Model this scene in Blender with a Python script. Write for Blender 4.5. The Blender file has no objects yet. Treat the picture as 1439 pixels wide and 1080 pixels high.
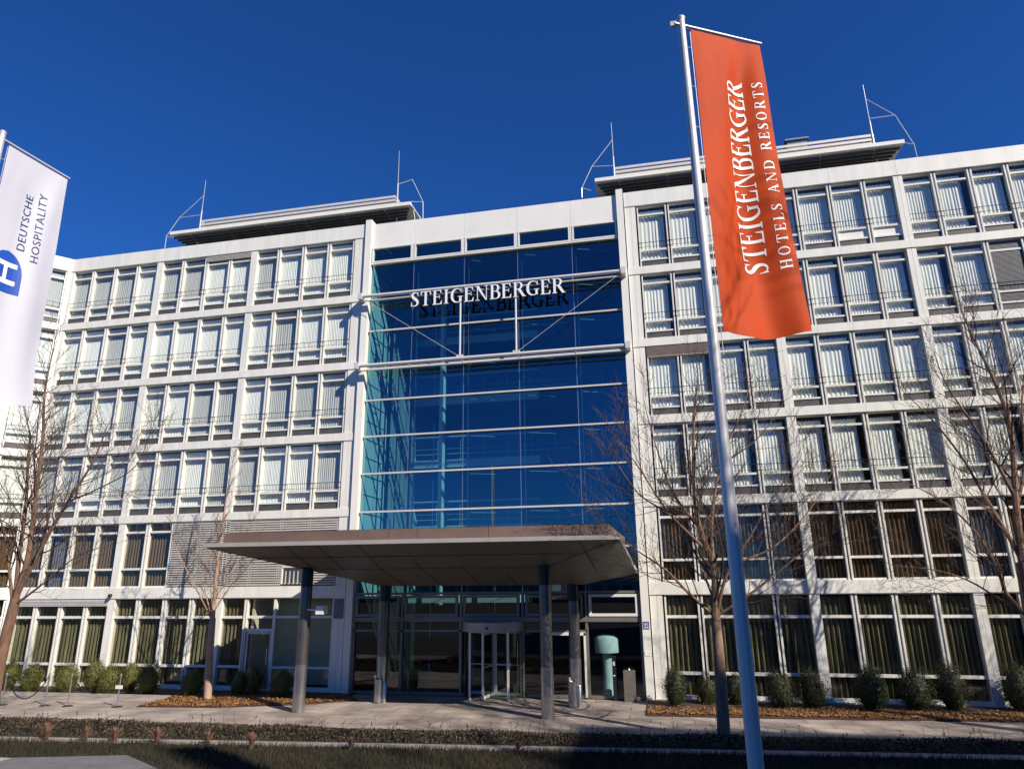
import bpy, math, random
from math import sin, cos, pi, radians, sqrt, atan2
from mathutils import Vector, Matrix
random.seed(7)
sc = bpy.context.scene
COL = sc.collection

# ------------------------------------------------------------ camera, world, sun, exposure
cd = bpy.data.cameras.new('camera'); cam = bpy.data.objects.new('camera', cd); COL.objects.link(cam)
cd.sensor_width = 36; cd.lens = 36*946.08/1439.0; cd.clip_start = .1; cd.clip_end = 3000
R_ = Vector((0.97879774, 0.20449236, -0.01174111)); U_ = Vector((0.06781541, -0.26944164, 0.96062598)); F_ = Vector((-0.19327713, 0.94105477, 0.2775966))
m = Matrix.Identity(4)
for i in range(3):
    m[i][0] = R_[i]; m[i][1] = U_[i]; m[i][2] = -F_[i]
m.translation = (-0.11762, -24.43317, 3.87049)
cam.matrix_world = m
sc.camera = cam

SUN_EL = radians(35); SDX, SDY = 0.835, -0.55          # horizontal direction towards the sun
w = bpy.data.worlds.new('World'); sc.world = w; w.use_nodes = True
nt = w.node_tree; bg = nt.nodes['Background']
sky = nt.nodes.new('ShaderNodeTexSky'); sky.sky_type = 'NISHITA'; sky.sun_disc = False
sky.sun_elevation = SUN_EL; sky.sun_rotation = atan2(SDX, SDY)
sky.altitude = 1500; sky.air_density = 1.0; sky.dust_density = 0.0; sky.ozone_density = 4.0
tint = nt.nodes.new('ShaderNodeMixRGB'); tint.blend_type = 'MULTIPLY'; tint.inputs[0].default_value = 1; tint.inputs[2].default_value = (.33,1.0,2.0,1)
nt.links.new(sky.outputs[0], tint.inputs[1]); nt.links.new(tint.outputs[0], bg.inputs[0]); bg.inputs[1].default_value = 0.049
sd = bpy.data.lights.new('sun', 'SUN'); sd.energy = 5.0; sd.angle = radians(.5); sd.color = (1, .92, .80)
sun = bpy.data.objects.new('sun', sd); COL.objects.link(sun)
sv = Vector((SDX*cos(SUN_EL), SDY*cos(SUN_EL), sin(SUN_EL)))
sun.rotation_euler = sv.to_track_quat('Z', 'Y').to_euler(); sun.location = (30, -40, 50)
sc.view_settings.view_transform = 'Standard'; sc.view_settings.look = 'None'
sc.view_settings.exposure = 0.36; sc.view_settings.gamma = 1
sc.cycles.max_bounces = 8; sc.cycles.transparent_max_bounces = 16; sc.cycles.glossy_bounces = 4
sc.cycles.caustics_reflective = False; sc.cycles.caustics_refractive = False

# ------------------------------------------------------------ helpers
def mat(name, col, rough=.6, metal=0, noise=0, scale=3, bump=0, bscale=40, stretch=(1,1,1), spec=.5, col2=None, trans=0):
    mt = bpy.data.materials.new(name); mt.use_nodes = True
    n = mt.node_tree.nodes; l = mt.node_tree.links; b = n['Principled BSDF']
    b.inputs['Roughness'].default_value = rough; b.inputs['Metallic'].default_value = metal
    b.inputs['Specular IOR Level'].default_value = spec
    b.inputs['Base Color'].default_value = (*col, 1)
    if noise or bump:
        tc = n.new('ShaderNodeTexCoord'); mp = n.new('ShaderNodeMapping'); mp.inputs['Scale'].default_value = stretch
        l.new(tc.outputs['Object'], mp.inputs[0])
    if noise:
        t = n.new('ShaderNodeTexNoise'); t.inputs['Scale'].default_value = scale; t.inputs['Detail'].default_value = 7; t.inputs['Roughness'].default_value = .65
        l.new(mp.outputs[0], t.inputs[0])
        r = n.new('ShaderNodeValToRGB'); r.color_ramp.elements[0].position = .3; r.color_ramp.elements[1].position = .7
        c2 = col2 or tuple(min(1, c*(1+noise)) for c in col); c1 = tuple(c*(1-noise) for c in col) if not col2 else col
        r.color_ramp.elements[0].color = (*c1, 1); r.color_ramp.elements[1].color = (*c2, 1)
        l.new(t.outputs[0], r.inputs[0]); l.new(r.outputs[0], b.inputs['Base Color'])
    if bump:
        t2 = n.new('ShaderNodeTexNoise'); t2.inputs['Scale'].default_value = bscale; t2.inputs['Detail'].default_value = 5
        l.new(mp.outputs[0], t2.inputs[0])
        bm = n.new('ShaderNodeBump'); bm.inputs['Strength'].default_value = bump; bm.inputs['Distance'].default_value = .02
        l.new(t2.outputs[0], bm.inputs['Height']); l.new(bm.outputs[0], b.inputs['Normal'])
    if trans:
        out = n['Material Output']; tr = n.new('ShaderNodeBsdfTranslucent'); tr.inputs[0].default_value = (*col, 1)
        mx = n.new('ShaderNodeMixShader'); mx.inputs[0].default_value = trans
        l.new(b.outputs[0], mx.inputs[1]); l.new(tr.outputs[0], mx.inputs[2]); l.new(mx.outputs[0], out.inputs[0])
    return mt

def glassmat(name, tint, refl=.1, rcol=(1,1,1), ior=1.5, wav=0.0):
    mt = bpy.data.materials.new(name); mt.use_nodes = True
    n = mt.node_tree.nodes; l = mt.node_tree.links; n.remove(n['Principled BSDF']); out = n['Material Output']
    tr = n.new('ShaderNodeBsdfTransparent'); tr.inputs[0].default_value = (*tint, 1)
    gl = n.new('ShaderNodeBsdfGlossy'); gl.inputs[0].default_value = (*rcol, 1); gl.inputs['Roughness'].default_value = 0.0
    fr = n.new('ShaderNodeFresnel'); fr.inputs[0].default_value = ior
    ge = n.new('ShaderNodeNewGeometry'); im = n.new('ShaderNodeMath'); im.operation = 'MULTIPLY_ADD'; im.inputs[1].default_value = 1/ior-ior; im.inputs[2].default_value = ior
    l.new(ge.outputs['Backfacing'], im.inputs[0]); l.new(im.outputs[0], fr.inputs[0])      # same reflectance from both sides of a thin pane
    ad = n.new('ShaderNodeMath'); ad.operation = 'ADD'; ad.use_clamp = True; ad.inputs[1].default_value = refl
    oi = n.new('ShaderNodeObjectInfo'); vr = n.new('ShaderNodeMath'); vr.operation = 'MULTIPLY_ADD'; vr.inputs[1].default_value = refl*.45; vr.inputs[2].default_value = refl*.78
    l.new(oi.outputs['Random'], vr.inputs[0]); l.new(vr.outputs[0], ad.inputs[1])      # coating differs a little from pane to pane
    mx = n.new('ShaderNodeMixShader')
    l.new(fr.outputs[0], ad.inputs[0]); l.new(ad.outputs[0], mx.inputs[0]); l.new(tr.outputs[0], mx.inputs[1]); l.new(gl.outputs[0], mx.inputs[2])
    l.new(mx.outputs[0], out.inputs[0])
    if wav:
        tc = n.new('ShaderNodeTexCoord'); t = n.new('ShaderNodeTexNoise'); t.inputs['Scale'].default_value = .7
        l.new(tc.outputs['Object'], t.inputs[0]); bm = n.new('ShaderNodeBump'); bm.inputs['Strength'].default_value = wav; bm.inputs['Distance'].default_value = .05
        l.new(t.outputs[0], bm.inputs['Height']); l.new(bm.outputs[0], gl.inputs['Normal'])
    return mt

class MB:
    def __init__(s): s.v = []; s.f = []
    def box(s, x0, x1, y0, y1, z0, z1):
        b = len(s.v)
        s.v += [(x0,y0,z0),(x1,y0,z0),(x1,y1,z0),(x0,y1,z0),(x0,y0,z1),(x1,y0,z1),(x1,y1,z1),(x0,y1,z1)]
        s.f += [(b,b+3,b+2,b+1),(b+4,b+5,b+6,b+7),(b,b+1,b+5,b+4),(b+1,b+2,b+6,b+5),(b+2,b+3,b+7,b+6),(b+3,b,b+4,b+7)]
        return s
    def poly(s, pts):
        b = len(s.v); s.v += [tuple(p) for p in pts]; s.f.append(tuple(range(b, b+len(pts)))); return s
    def prism(s, pts, z0, z1):
        b = len(s.v); n = len(pts)
        s.v += [(p[0],p[1],z0) for p in pts] + [(p[0],p[1],z1) for p in pts]
        s.f.append(tuple(b+i for i in reversed(range(n)))); s.f.append(tuple(b+n+i for i in range(n)))
        for i in range(n): s.f.append((b+i, b+(i+1)%n, b+n+(i+1)%n, b+n+i))
        return s
    def tube(s, pts, rad, n=8, cap=True):
        pts = [Vector(p) for p in pts]
        if not isinstance(rad, (list, tuple)): rad = [rad]*len(pts)
        b = len(s.v); up = None
        for i, p in enumerate(pts):
            d = (pts[min(i+1, len(pts)-1)] - pts[max(i-1, 0)]).normalized()
            if up is None: up = Vector((0,0,1)) if abs(d.z) < .9 else Vector((1,0,0))
            a = d.cross(up).normalized(); c = a.cross(d).normalized(); up = c
            for k in range(n):
                t = 2*pi*k/n; q = p + a*(cos(t)*rad[i]) + c*(sin(t)*rad[i]); s.v.append(q[:])
        for i in range(len(pts)-1):
            for k in range(n):
                s.f.append((b+i*n+k, b+i*n+(k+1)%n, b+(i+1)*n+(k+1)%n, b+(i+1)*n+k))
        if cap:
            s.f.append(tuple(b+k for k in reversed(range(n)))); e = b+(len(pts)-1)*n; s.f.append(tuple(e+k for k in range(n)))
        return s
    def lathe(s, c, prof, n=24):
        b = len(s.v)
        for r, z in prof:
            for k in range(n): s.v.append((c[0]+r*cos(2*pi*k/n), c[1]+r*sin(2*pi*k/n), c[2]+z))
        for i in range(len(prof)-1):
            for k in range(n): s.f.append((b+i*n+k, b+i*n+(k+1)%n, b+(i+1)*n+(k+1)%n, b+(i+1)*n+k))
        s.f.append(tuple(b+k for k in reversed(range(n)))); e = b+(len(prof)-1)*n; s.f.append(tuple(e+k for k in range(n)))
        return s
    def mesh(s, name, material, smooth=False):
        me = bpy.data.meshes.new(name); me.from_pydata(s.v, [], s.f); me.update()
        me.materials.append(material)
        if smooth:
            me.polygons.foreach_set('use_smooth', [True]*len(me.polygons))
            try: me.set_sharp_from_angle(angle=radians(40))
            except Exception: pass
        return me
    def build(s, name, material, parent=None, smooth=False):
        return inst(name, s.mesh(name, material, smooth), parent)

def inst(name, me, parent=None, loc=None, rz=0):
    o = bpy.data.objects.new(name, me); COL.objects.link(o)
    if parent: o.parent = parent
    if loc is not None: o.location = loc
    if rz: o.rotation_euler = (0, 0, rz)
    return o
def tag(o, label, cat, group=None):
    o['label'] = label; o['category'] = cat
    if group: o['group'] = group
    return o
def empty(name, loc, label, cat, group=None, rz=0):
    o = bpy.data.objects.new(name, None); COL.objects.link(o); o.location = loc; o.rotation_euler = (0,0,rz); o.empty_display_size = .3
    return tag(o, label, cat, group)
def struct(o): o['kind'] = 'structure'; return o
def stuff(o, label, cat=None):
    o['kind'] = 'stuff'; o['label'] = label
    if cat: o['category'] = cat
    return o
def copytree(o, parent=None):
    c = o.copy(); COL.objects.link(c); c.parent = parent
    for ch in list(o.children): copytree(ch, c)
    return c

# ------------------------------------------------------------ materials
M = {}
M['panel'] = mat('white_panel', (.80,.775,.69), .45, 0, .10, 1.5, .05, 8, (2.2,2.2,.3))
M['panel2'] = mat('white_panel_warm', (.83,.80,.72), .4, 0, .06, 1.1, .03, 6, (1,1,.35))
M['frame'] = mat('window_frame_paint', (.77,.75,.68), .35, 0, .05, 5)
M['grey_panel'] = mat('grey_spandrel', (.075,.07,.065), .5, 0, .15, 3)
M['gasket'] = mat('dark_gasket', (.03,.03,.032), .6)
M['rail'] = mat('dark_rail', (.05,.05,.055), .4, .5)
M['curtain_w'] = mat('white_sheer_curtain', (.93,.92,.86), .8, 0, .08, 1.2, 0, 40, (6,6,.5), trans=.12)
M['curtain_s'] = mat('grey_sheer_curtain', (.66,.66,.63), .8, 0, .12, 2, 0, 40, (9,9,.6), trans=.25)
M['curtain_b'] = mat('brown_curtain', (.20,.135,.085), .85, 0, .35, 2, 0, 40, (10,10,.4), trans=.1)
M['curtain_g'] = mat('olive_curtain', (.19,.18,.115), .85, 0, .7, 1.6, 0, 40, (10,10,.35), trans=.1)
M['curtain_v'] = mat('blue_grey_curtain_reflection', (.20,.21,.30), .85, 0, .2, 2, 0, 40, (10,10,.4), trans=.1)
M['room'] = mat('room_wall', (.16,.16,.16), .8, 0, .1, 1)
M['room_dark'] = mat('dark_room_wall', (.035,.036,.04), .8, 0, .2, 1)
M['room_light'] = mat('light_room_wall', (.62,.66,.55), .8, 0, .06, 1)
M['glass'] = glassmat('window_glass', (.95,.98,.96), .03, (.9,.98,1), 1.5, .02)
M['glass_low'] = glassmat('ground_window_glass', (.80,.80,.72), .02, (1,1,1), 1.45, .03)
M['glass_blue'] = glassmat('blue_coated_glass', (.38,.68,.72), .17, (.38,.68,.86), 1.5, .015)
M['glass_door'] = glassmat('entrance_glass', (.36,.44,.42), .04, (1,1,1), 1.5, .02)
M['glass_clear'] = glassmat('clear_entrance_glass', (.86,.92,.90), .02, (1,1,1), 1.45, .02)
M['steel'] = mat('brushed_steel', (.55,.54,.53), .32, .9, .12, 4, .05, 60, (20,20,1))
M['steel_white'] = mat('white_steel_tube', (.64,.62,.58), .3, .1, .05, 2)
M['bronze'] = mat('canopy_bronze_panel', (.19,.125,.095), .5, .1, .22, 1.0, .04, 10, (.6,2,1))
M['soffit'] = mat('canopy_soffit_panel', (.15,.14,.12), .4, .2, .14, .8, .02, 6)
M['lip'] = mat('canopy_edge_metal', (.42,.38,.33), .4, .1, .08, 2)
M['door_frame'] = mat('entrance_frame_metal', (.20,.19,.175), .4, .3, .1, 3)
M['col'] = mat('column_steel', (.16,.145,.135), .36, .75, .22, 2.5, .05, 30, (3,3,1))
M['col_base'] = mat('column_sleeve_steel', (.42,.40,.39), .28, .9, .15, 3, .04, 40)
M['louver'] = mat('aluminium_slat', (.68,.63,.55), .5, .2, .08, 4)
M['dark_slat'] = mat('dark_eave_slat', (.09,.085,.085), .5, .3, .1, 3)
M['blind'] = mat('venetian_slat', (.20,.20,.20), .45, .3, .1, 4)
M['letter'] = mat('white_letter_enamel', (.88,.87,.85), .4)
M['letter_side'] = mat('dark_letter_return', (.04,.04,.045), .5)
M['orange'] = mat('orange_banner_cloth', (.52,.062,.010), .65, 0, .15, 1.8, .06, 5, (1,1,.35), .15, trans=.10)
M['flagwhite'] = mat('white_banner_cloth', (.64,.63,.69), .55, 0, .03, 1.5, .06, 8, trans=.12)
M['navy'] = mat('navy_print', (.012,.028,.14), .5, 0, .1, 4)
M['blueprint'] = mat('royal_blue_print', (.012,.075,.40), .5, 0, .1, 4)
M['whiteprint'] = mat('white_print', (.90,.86,.82), .5, 0, .04, 3)
M['pole'] = mat('brushed_aluminium_pole', (.60,.59,.58), .45, .25, .06, 3, .03, 60, (30,30,.5))
M['pave'] = None
M['bark'] = mat('tree_bark', (.22,.13,.085), .85, 0, .45, 7, .5, 25, (1,1,.35))
M['bark2'] = mat('grey_brown_bark', (.17,.095,.06), .85, 0, .4, 8, .5, 25, (1,1,.35))
M['twig'] = mat('twig_bark', (.085,.055,.042), .85, 0, .35, 4)
M['birch'] = mat('pale_trunk_bark', (.38,.25,.17), .8, 0, .2, 5, .3, 20, (1,1,.4))
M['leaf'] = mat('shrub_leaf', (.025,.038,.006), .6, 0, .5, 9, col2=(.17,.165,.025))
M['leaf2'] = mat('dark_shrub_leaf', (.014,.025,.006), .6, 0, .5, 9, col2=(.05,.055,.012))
M['ivy'] = mat('ground_cover_leaf', (.016,.016,.008), .6, 0, .5, 1.1, col2=(.075,.045,.02))
M['dead'] = mat('fallen_leaf', (.16,.06,.02), .7, 0, .5, 9, col2=(.42,.22,.07))
M['mulch'] = mat('dark_mulch', (.035,.018,.014), .95, 0, .5, 12, .8, 50, col2=(.10,.05,.035))
M['soil'] = mat('soil', (.022,.02,.012), .95, 0, .5, 6, .6, 30, col2=(.05,.045,.02))
M['grass'] = mat('winter_grass', (.012,.014,.005), .8, 0, .5, .9, col2=(.045,.032,.012))  # dark olive, with missing foreground shade put into the colour
M['drygrass'] = mat('dry_feather_grass', (.30,.155,.10), .8, 0, .4, 8, trans=.25)
M['asphalt'] = mat('asphalt', (.05,.05,.052), .85, 0, .2, 2, .3, 80)
M['kerbstone'] = mat('pale_kerb', (.34,.30,.27), .8, 0, .2, 4, .2, 40)
M['teal'] = mat('teal_lamp_fabric', (.34,.50,.51), .7, 0, .08, 5, trans=.15)
M['black'] = mat('black_metal', (.02,.02,.022), .4, .3)
M['posts'] = mat('grey_stone_post', (.13,.115,.10), .6, 0, .25, 6, .2, 30)
M['signblue'] = mat('enamel_blue', (.03,.05,.25), .3)
M['rope'] = mat('black_rope', (.012,.011,.012), .8)
M['sofa'] = mat('orange_armchair_cloth', (.65,.16,.05), .8)
M['facade_far'] = mat('far_render', (.30,.28,.25), .8, 0, .15, .3)
M['farwin'] = mat('far_window', (.03,.035,.04), .15, 0, spec=.8)
M['roof_metal'] = mat('zinc_box', (.32,.33,.35), .4, .6, .1, 3)

def paving():
    mt = bpy.data.materials.new('pale_paving'); mt.use_nodes = True
    n = mt.node_tree.nodes; l = mt.node_tree.links; b = n['Principled BSDF']; b.inputs['Roughness'].default_value = .75
    tc = n.new('ShaderNodeTexCoord'); br = n.new('ShaderNodeTexBrick'); br.inputs['Scale'].default_value = 1.0
    br.inputs['Brick Width'].default_value = 1.2; br.inputs['Row Height'].default_value = .6; br.inputs['Mortar Size'].default_value = .012
    br.inputs['Color1'].default_value = (.40,.33,.28,1); br.inputs['Color2'].default_value = (.48,.40,.34,1); br.inputs['Mortar'].default_value = (.13,.11,.10,1)
    l.new(tc.outputs['Object'], br.inputs[0])
    t = n.new('ShaderNodeTexNoise'); t.inputs['Scale'].default_value = .9; t.inputs['Detail'].default_value = 8; l.new(tc.outputs['Object'], t.inputs[0])
    r = n.new('ShaderNodeValToRGB'); r.color_ramp.elements[0].position = .35; r.color_ramp.elements[0].color = (.5,.5,.5,1); r.color_ramp.elements[1].position = .65; r.color_ramp.elements[1].color = (1,1,1,1)
    l.new(t.outputs[0], r.inputs[0])
    mx = n.new('ShaderNodeMixRGB'); mx.blend_type = 'MULTIPLY'; mx.inputs[0].default_value = 1
    l.new(br.outputs[0], mx.inputs[1]); l.new(r.outputs[0], mx.inputs[2]); l.new(mx.outputs[0], b.inputs['Base Color'])
    t2 = n.new('ShaderNodeTexNoise'); t2.inputs['Scale'].default_value = 60; l.new(tc.outputs['Object'], t2.inputs[0])
    bm = n.new('ShaderNodeBump'); bm.inputs['Strength'].default_value = .25; bm.inputs['Distance'].default_value = .01; l.new(t2.outputs[0], bm.inputs['Height']); l.new(bm.outputs[0], b.inputs['Normal'])
    return mt
M['pave'] = paving()

# ------------------------------------------------------------ ground
g = MB().poly([(-900,-900,-.012),(900,-900,-.012),(900,900,-.012),(-900,900,-.012)]); struct(g.build('ground', M['soil']))
g = MB().prism([(-60,-24),(60,-24),(60,-38),(-60,-38)], -.01, 0.0); struct(g.build('road', M['asphalt']))
hb = lambda x: -5.42+.062*x if x > -7 else -5.85          # back edge of the planted strip
kb = lambda x: -6.52+.0755*x                               # back edge of the narrow path
xs = [-45,-30,-24,-20,-16,-12,-9,-7,-5,-3,0,3,6,9,12,16,25,45]
pts = [(x, hb(x)) for x in xs] + [(45,.3),(-45,.3)]
struct(MB().prism(pts, -.008, 0.0).build('pavement', M['pave']))
pts = [(x, kb(x)) for x in xs] + [(x, kb(x)-.44) for x in reversed(xs)]
struct(MB().prism(pts, -.008, .02).build('path', M['kerbstone']))
# flower beds against the walls
struct(MB().prism([(-27,-1.5),(-17.3,-1.45),(-11.0,-.35),(-11.0,.04),(-27,.04)], .0, .035).build('bed_left', M['mulch']))
leafbed = [(-17.1,-3.4),(-14.4,-3.15),(-11.9,-2.3),(-10.3,-1.3),(-11.0,-.36),(-14.2,-.95),(-17.25,-1.5)]
struct(MB().prism(leafbed, 0, .03).build('bed_leaf', M['mulch']))
struct(MB().prism([(-.72,-2.6),(3.0,-2.5),(9,-2.1),(16,-2.0),(16,.04),(-.72,.04)], 0, .04).build('bed_right', M['mulch']))
struct(MB().box(-27,-17.3,-1.62,-1.5,0,.07).build('bed_edging', M['kerbstone']))
# ribbed slab, lower left
sl = MB().prism([(-17.5,-11.8),(-15.6,-9.98),(-12.5,-9.2),(-10.9,-10.15),(-11.0,-11.8)], -.01, .05)
struct(sl.build('terrace_slab', mat('ribbed_concrete', (.15,.145,.145), .75, 0, .2, 3, .3, 40)))  # concrete darkened, its missing tree shade put into the colour
rb = MB()
for k in range(26):
    x = -16.9+k*.075
    rb.box(x, x+.035, -11.7, -10.35+.03*k*.9 if k < 18 else -9.9, .052, .064)
struct(rb.build('terrace_ribs', M['kerbstone']))

def inpoly(x, y, P):
    c = False; n = len(P)
    for i in range(n):
        x1, y1 = P[i]; x2, y2 = P[(i+1)%n]
        if (y1 > y) != (y2 > y) and x < (x2-x1)*(y-y1)/(y2-y1)+x1: c = not c
    return c
def leafquads(mb, n, sampler, size, zr, flat=.4):
    for _ in range(n):
        x, y, z = sampler(); s = size*random.uniform(.6, 1.3); a = random.uniform(0, 2*pi); t = random.uniform(-flat, flat)*1.5; r2 = random.uniform(-flat, flat)
        d = Vector((cos(a), sin(a), t)).normalized()*s; e = Vector((-sin(a), cos(a), r2)).normalized()*s*.55
        p = Vector((x, y, z+zr*random.random()))
        mb.poly([p-d, p+e, p+d, p-e])
# leaf litter
mb = MB()
def smp_left():
    while True:
        x = random.uniform(-17.2,-10.2); y = random.uniform(-3.45,-.3)
        if inpoly(x, y, leafbed): return x, y, .035
leafquads(mb, 5200, smp_left, .042, .05)
stuff(mb.build('fallen_leaves', M['dead']), 'yellow brown fallen leaves round the small pale tree', 'leaves')
mb = MB()
def smp_right():
    x = random.uniform(-.7, 14); y = -2.5+.04*max(0,x)+abs(random.gauss(0,.6)); return x, min(y,-.05), .045
leafquads(mb, 8000, smp_right, .042, .05)
stuff(mb.build('fallen_leaves', M['dead']), 'brown fallen leaves covering the long bed in front of the right wing', 'leaves')
# ground cover strip
mb = MB()
def smp_strip():
    x = random.uniform(-24, 13); y = random.uniform(kb(x)+.02, hb(x)-.02)
    edge = min(y-kb(x), hb(x)-y); hmax = .07+.15*min(1, edge/.35)*(0.7+.3*sin(x*1.7)*sin(x*.6+1))
    return x, y, random.random()**.5*hmax
leafquads(mb, 42000, smp_strip, .034, .02, 1.2)
for _ in range(260):
    x = random.uniform(-24,13); y = random.uniform(kb(x)+.1, hb(x)-.05); h = random.uniform(.22,.42)
    mb.tube([(x,y,.05),(x+random.uniform(-.05,.05),y,h)], .004, 3, False)
    for k in range(3):
        leafquads(mb, 1, lambda: (x+random.uniform(-.04,.04), y, h-.03*k), .03, .0, 1.2)
stuff(mb.build('ground_cover', M['ivy']), 'low dark leafy ground cover strip between pavement and narrow path', 'ground cover')
pts = [(x, kb(x)) for x in xs] + [(x, hb(x)) for x in reversed(xs)]
struct(MB().prism(pts, -.008, .03).build('planting_soil', M['soil']))
# grass
slabP = [(-17.5,-11.8),(-15.6,-9.98),(-12.5,-9.2),(-10.9,-10.15),(-11.0,-11.8)]
mb = MB(); nb = 0
while nb < 52000:
    x = random.uniform(-19, 10); y = kb(x)-.44-random.random()**1.15*3.4
    if inpoly(x, y, slabP): continue
    nb += 1; clump = .5+.5*sin(x*2.3+sin(y*3.1)*2)*sin(y*1.9+x*.7)
    h = random.uniform(.06,.15)+.12*clump*random.random(); a = random.uniform(0,2*pi); wd = .007
    lx, ly = random.uniform(-.5,.5)*h, random.uniform(-.5,.5)*h
    mb.poly([(x-wd*cos(a), y-wd*sin(a), 0),(x+wd*cos(a), y+wd*sin(a), 0),(x+lx, y+ly, h)])
stuff(mb.build('grass', M['grass']), 'long dark winter grass in the foreground', 'grass')
# dry ornamental grass tufts
def tuft(x, y, h, n=150):
    mb = MB()
    for _ in range(n):
        a = random.uniform(0,2*pi); r = abs(random.gauss(0,.36))*h*1.1; hh = h*random.uniform(.45,1.15)
        p0 = Vector((random.uniform(-.05,.05), random.uniform(-.05,.05), 0)); p1 = Vector((r*cos(a)*.4, r*sin(a)*.4, hh*.6)); p2 = Vector((r*cos(a), r*sin(a), hh))
        s = Vector((-sin(a), cos(a), 0))*.004
        mb.poly([p0-s, p0+s, p1+s, p1-s]); q = p1.lerp(p2,.5)
        s2 = Vector((-sin(a), cos(a), 0))*.007
        mb.poly([p1-s, q-s2, p2, q+s2, p1+s])
    o = mb.build('grass_tuft', M['drygrass']); o.location = (x, y, 0); return o
tl = ['leftmost big orange tuft of dry grass beside the narrow path', 'second orange dry grass tuft from the left beside the path', 'third orange dry grass tuft from the left beside the path',
      'fourth orange dry grass tuft from the left, below the last rope barrier post', 'fifth orange dry grass tuft from the left beside the path', 'pale dry grass tuft right of the ribbed slab', 'thin dry grass tuft in the middle of the path edge', 'rightmost short dry grass tuft near the flagpole']
for (x, y, h), lb in zip([(-15.9,-8.05,.42),(-14.75,-8.0,.36),(-13.95,-7.95,.34),(-12.75,-7.9,.36),(-11.4,-7.8,.3),(-10.0,-8.1,.36),(-7.6,-7.7,.26),(-3.6,-7.3,.22)], tl):
    tag(tuft(x, y, h), lb, 'grass tuft', 'dry ornamental grass tufts along the path')

# ------------------------------------------------------------ windows
PD = 1.2
def frame_mesh(name, H, bars, th=.05, gap=.03):
    mb = MB(); x0, x1 = gap, PD-gap
    mb.box(x0, x0+th, .03, .2, 0, H); mb.box(x1-th, x1, .03, .2, 0, H)
    for z, t in bars: mb.box(x0+th, x1-th, .07, .19, z-t/2, z+t/2)
    # dark slot closing strip between neighbouring frames
    return mb.mesh(name, M['frame'])
def pane_mesh(name, H, bars, m, gap=.08, bot=0):
    mb = MB(); zs = [bot]+[b[0] for b in bars]+[H]
    zs = sorted(set(z for z in zs if z >= bot))
    for a, b in zip(zs[:-1], zs[1:]): mb.poly([(gap,.15,a+.01),(PD-gap,.15,a+.01),(PD-gap,.15,b-.01),(gap,.15,b-.01)])
    return mb.mesh(name, m)
def curtain_mesh(name, x0, x1, z0, z1, m, amp=.035, wl=.11, y=.42, seed=0, flare=0):
    rnd = random.Random(seed); mb = MB(); n = int((x1-x0)/wl*8); ph = rnd.uniform(0,6)
    zs = [z1, z1-.12, z0+(z1-z0)*.5, z0]
    cols = []; phase = ph
    for i in range(n+1):
        t = i/n; phase += 2*pi/8*rnd.uniform(.65,1.4)
        a = amp*rnd.uniform(.7,1.3)
        col = []
        for j, z in enumerate(zs):
            aa = a*(.55,.8,1.0,1.25)[j]; x = x0+(x1-x0)*t
            x += flare*(t-.5)*(j/3.0)*.25
            zz = z - (.035*(1-cos(phase))*.5 if j == 0 else 0)
            col.append((x, y+aa*sin(phase+.15*j), zz))
        cols.append(col)
    for i in range(n):
        for j in range(3):
            b = len(mb.v); mb.v += [cols[i][j], cols[i+1][j], cols[i+1][j+1], cols[i][j+1]]; mb.f.append((b, b+3, b+2, b+1))
    me = mb.mesh(name, m); me.polygons.foreach_set('use_smooth', [True]*len(me.polygons))
    import bmesh
    bm = bmesh.new(); bm.from_mesh(me); bmesh.ops.remove_doubles(bm, verts=bm.verts, dist=.0005); bm.to_mesh(me); bm.free()
    return me
HU = 2.663
barsU = [(.30,.06),(.71,.07),(2.26,.07),(HU-.03,.05)]
ME = {}
ME['fU'] = frame_mesh('window_frame_upper', HU, barsU); ME['pU'] = pane_mesh('pane_upper', HU, barsU, M['glass'], bot=.30)
ME['sU'] = MB().box(.08, PD-.08, .10, .18, 0, .27).mesh('spandrel_panel', M['grey_panel'])
ME['wU'] = MB().box(.08, PD-.08, .135, .149, .33, .68).mesh('white_lower_panel', M['panel'])
r = MB(); r.tube([(.0,.02,1.02),(PD,.02,1.02)], .011, 5); r.tube([(.0,.02,.82),(PD,.02,.82)], .008, 5)
for k in range(5): r.tube([(.12+.24*k,.02,.82),(.12+.24*k,.02,1.02)], .006, 4)
ME['rU'] = r.mesh('guard_rail', M['rail'])
H1 = 2.549; bars1 = [(.03,.06),(.72,.08),(2.17,.08),(H1-.02,.04)]
ME['f1'] = frame_mesh('window_frame_first', H1, bars1, .055); ME['p1'] = pane_mesh('pane_first', H1, bars1, M['glass_low'])
H0 = 3.233; bars0 = [(.05,.10),(.765,.09),(2.52,.09),(H0-.02,.04)]
ME['f0'] = frame_mesh('window_frame_ground', H0, bars0, .06); ME['p0'] = pane_mesh('pane_ground', H0, bars0, M['glass_low'])
cv = []
for i, (a, b, wl) in enumerate([(.0,1.19,.075),(.0,1.12,.09),(.0,1.19,.065),(.02,1.19,.08),(.0,1.19,.10),(.0,1.10,.075),(.03,1.19,.07)]):
    cv.append(curtain_mesh('curtain_white', a, b, .22, HU-.1, M['curtain_s'] if i in (1,4,6) else M['curtain_w'], .014, wl, .225, i))
cr = []
for i, (a, b, wl) in enumerate([(.04,.98,.11),(.05,1.08,.12),(.03,.92,.10),(.06,1.04,.13),(.04,1.10,.09),(.08,1.0,.12)]):
    cr.append(curtain_mesh('curtain_white', a, b, .22, HU-.16, M['curtain_w'], .015, wl*1.1, .23, 20+i))
cb = [curtain_mesh('curtain_brown', .05, 1.15, -.05, H1-.08, M['curtain_b'], .055, .13+.02*(i%2), .28, 40+i) for i in range(4)]
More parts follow.
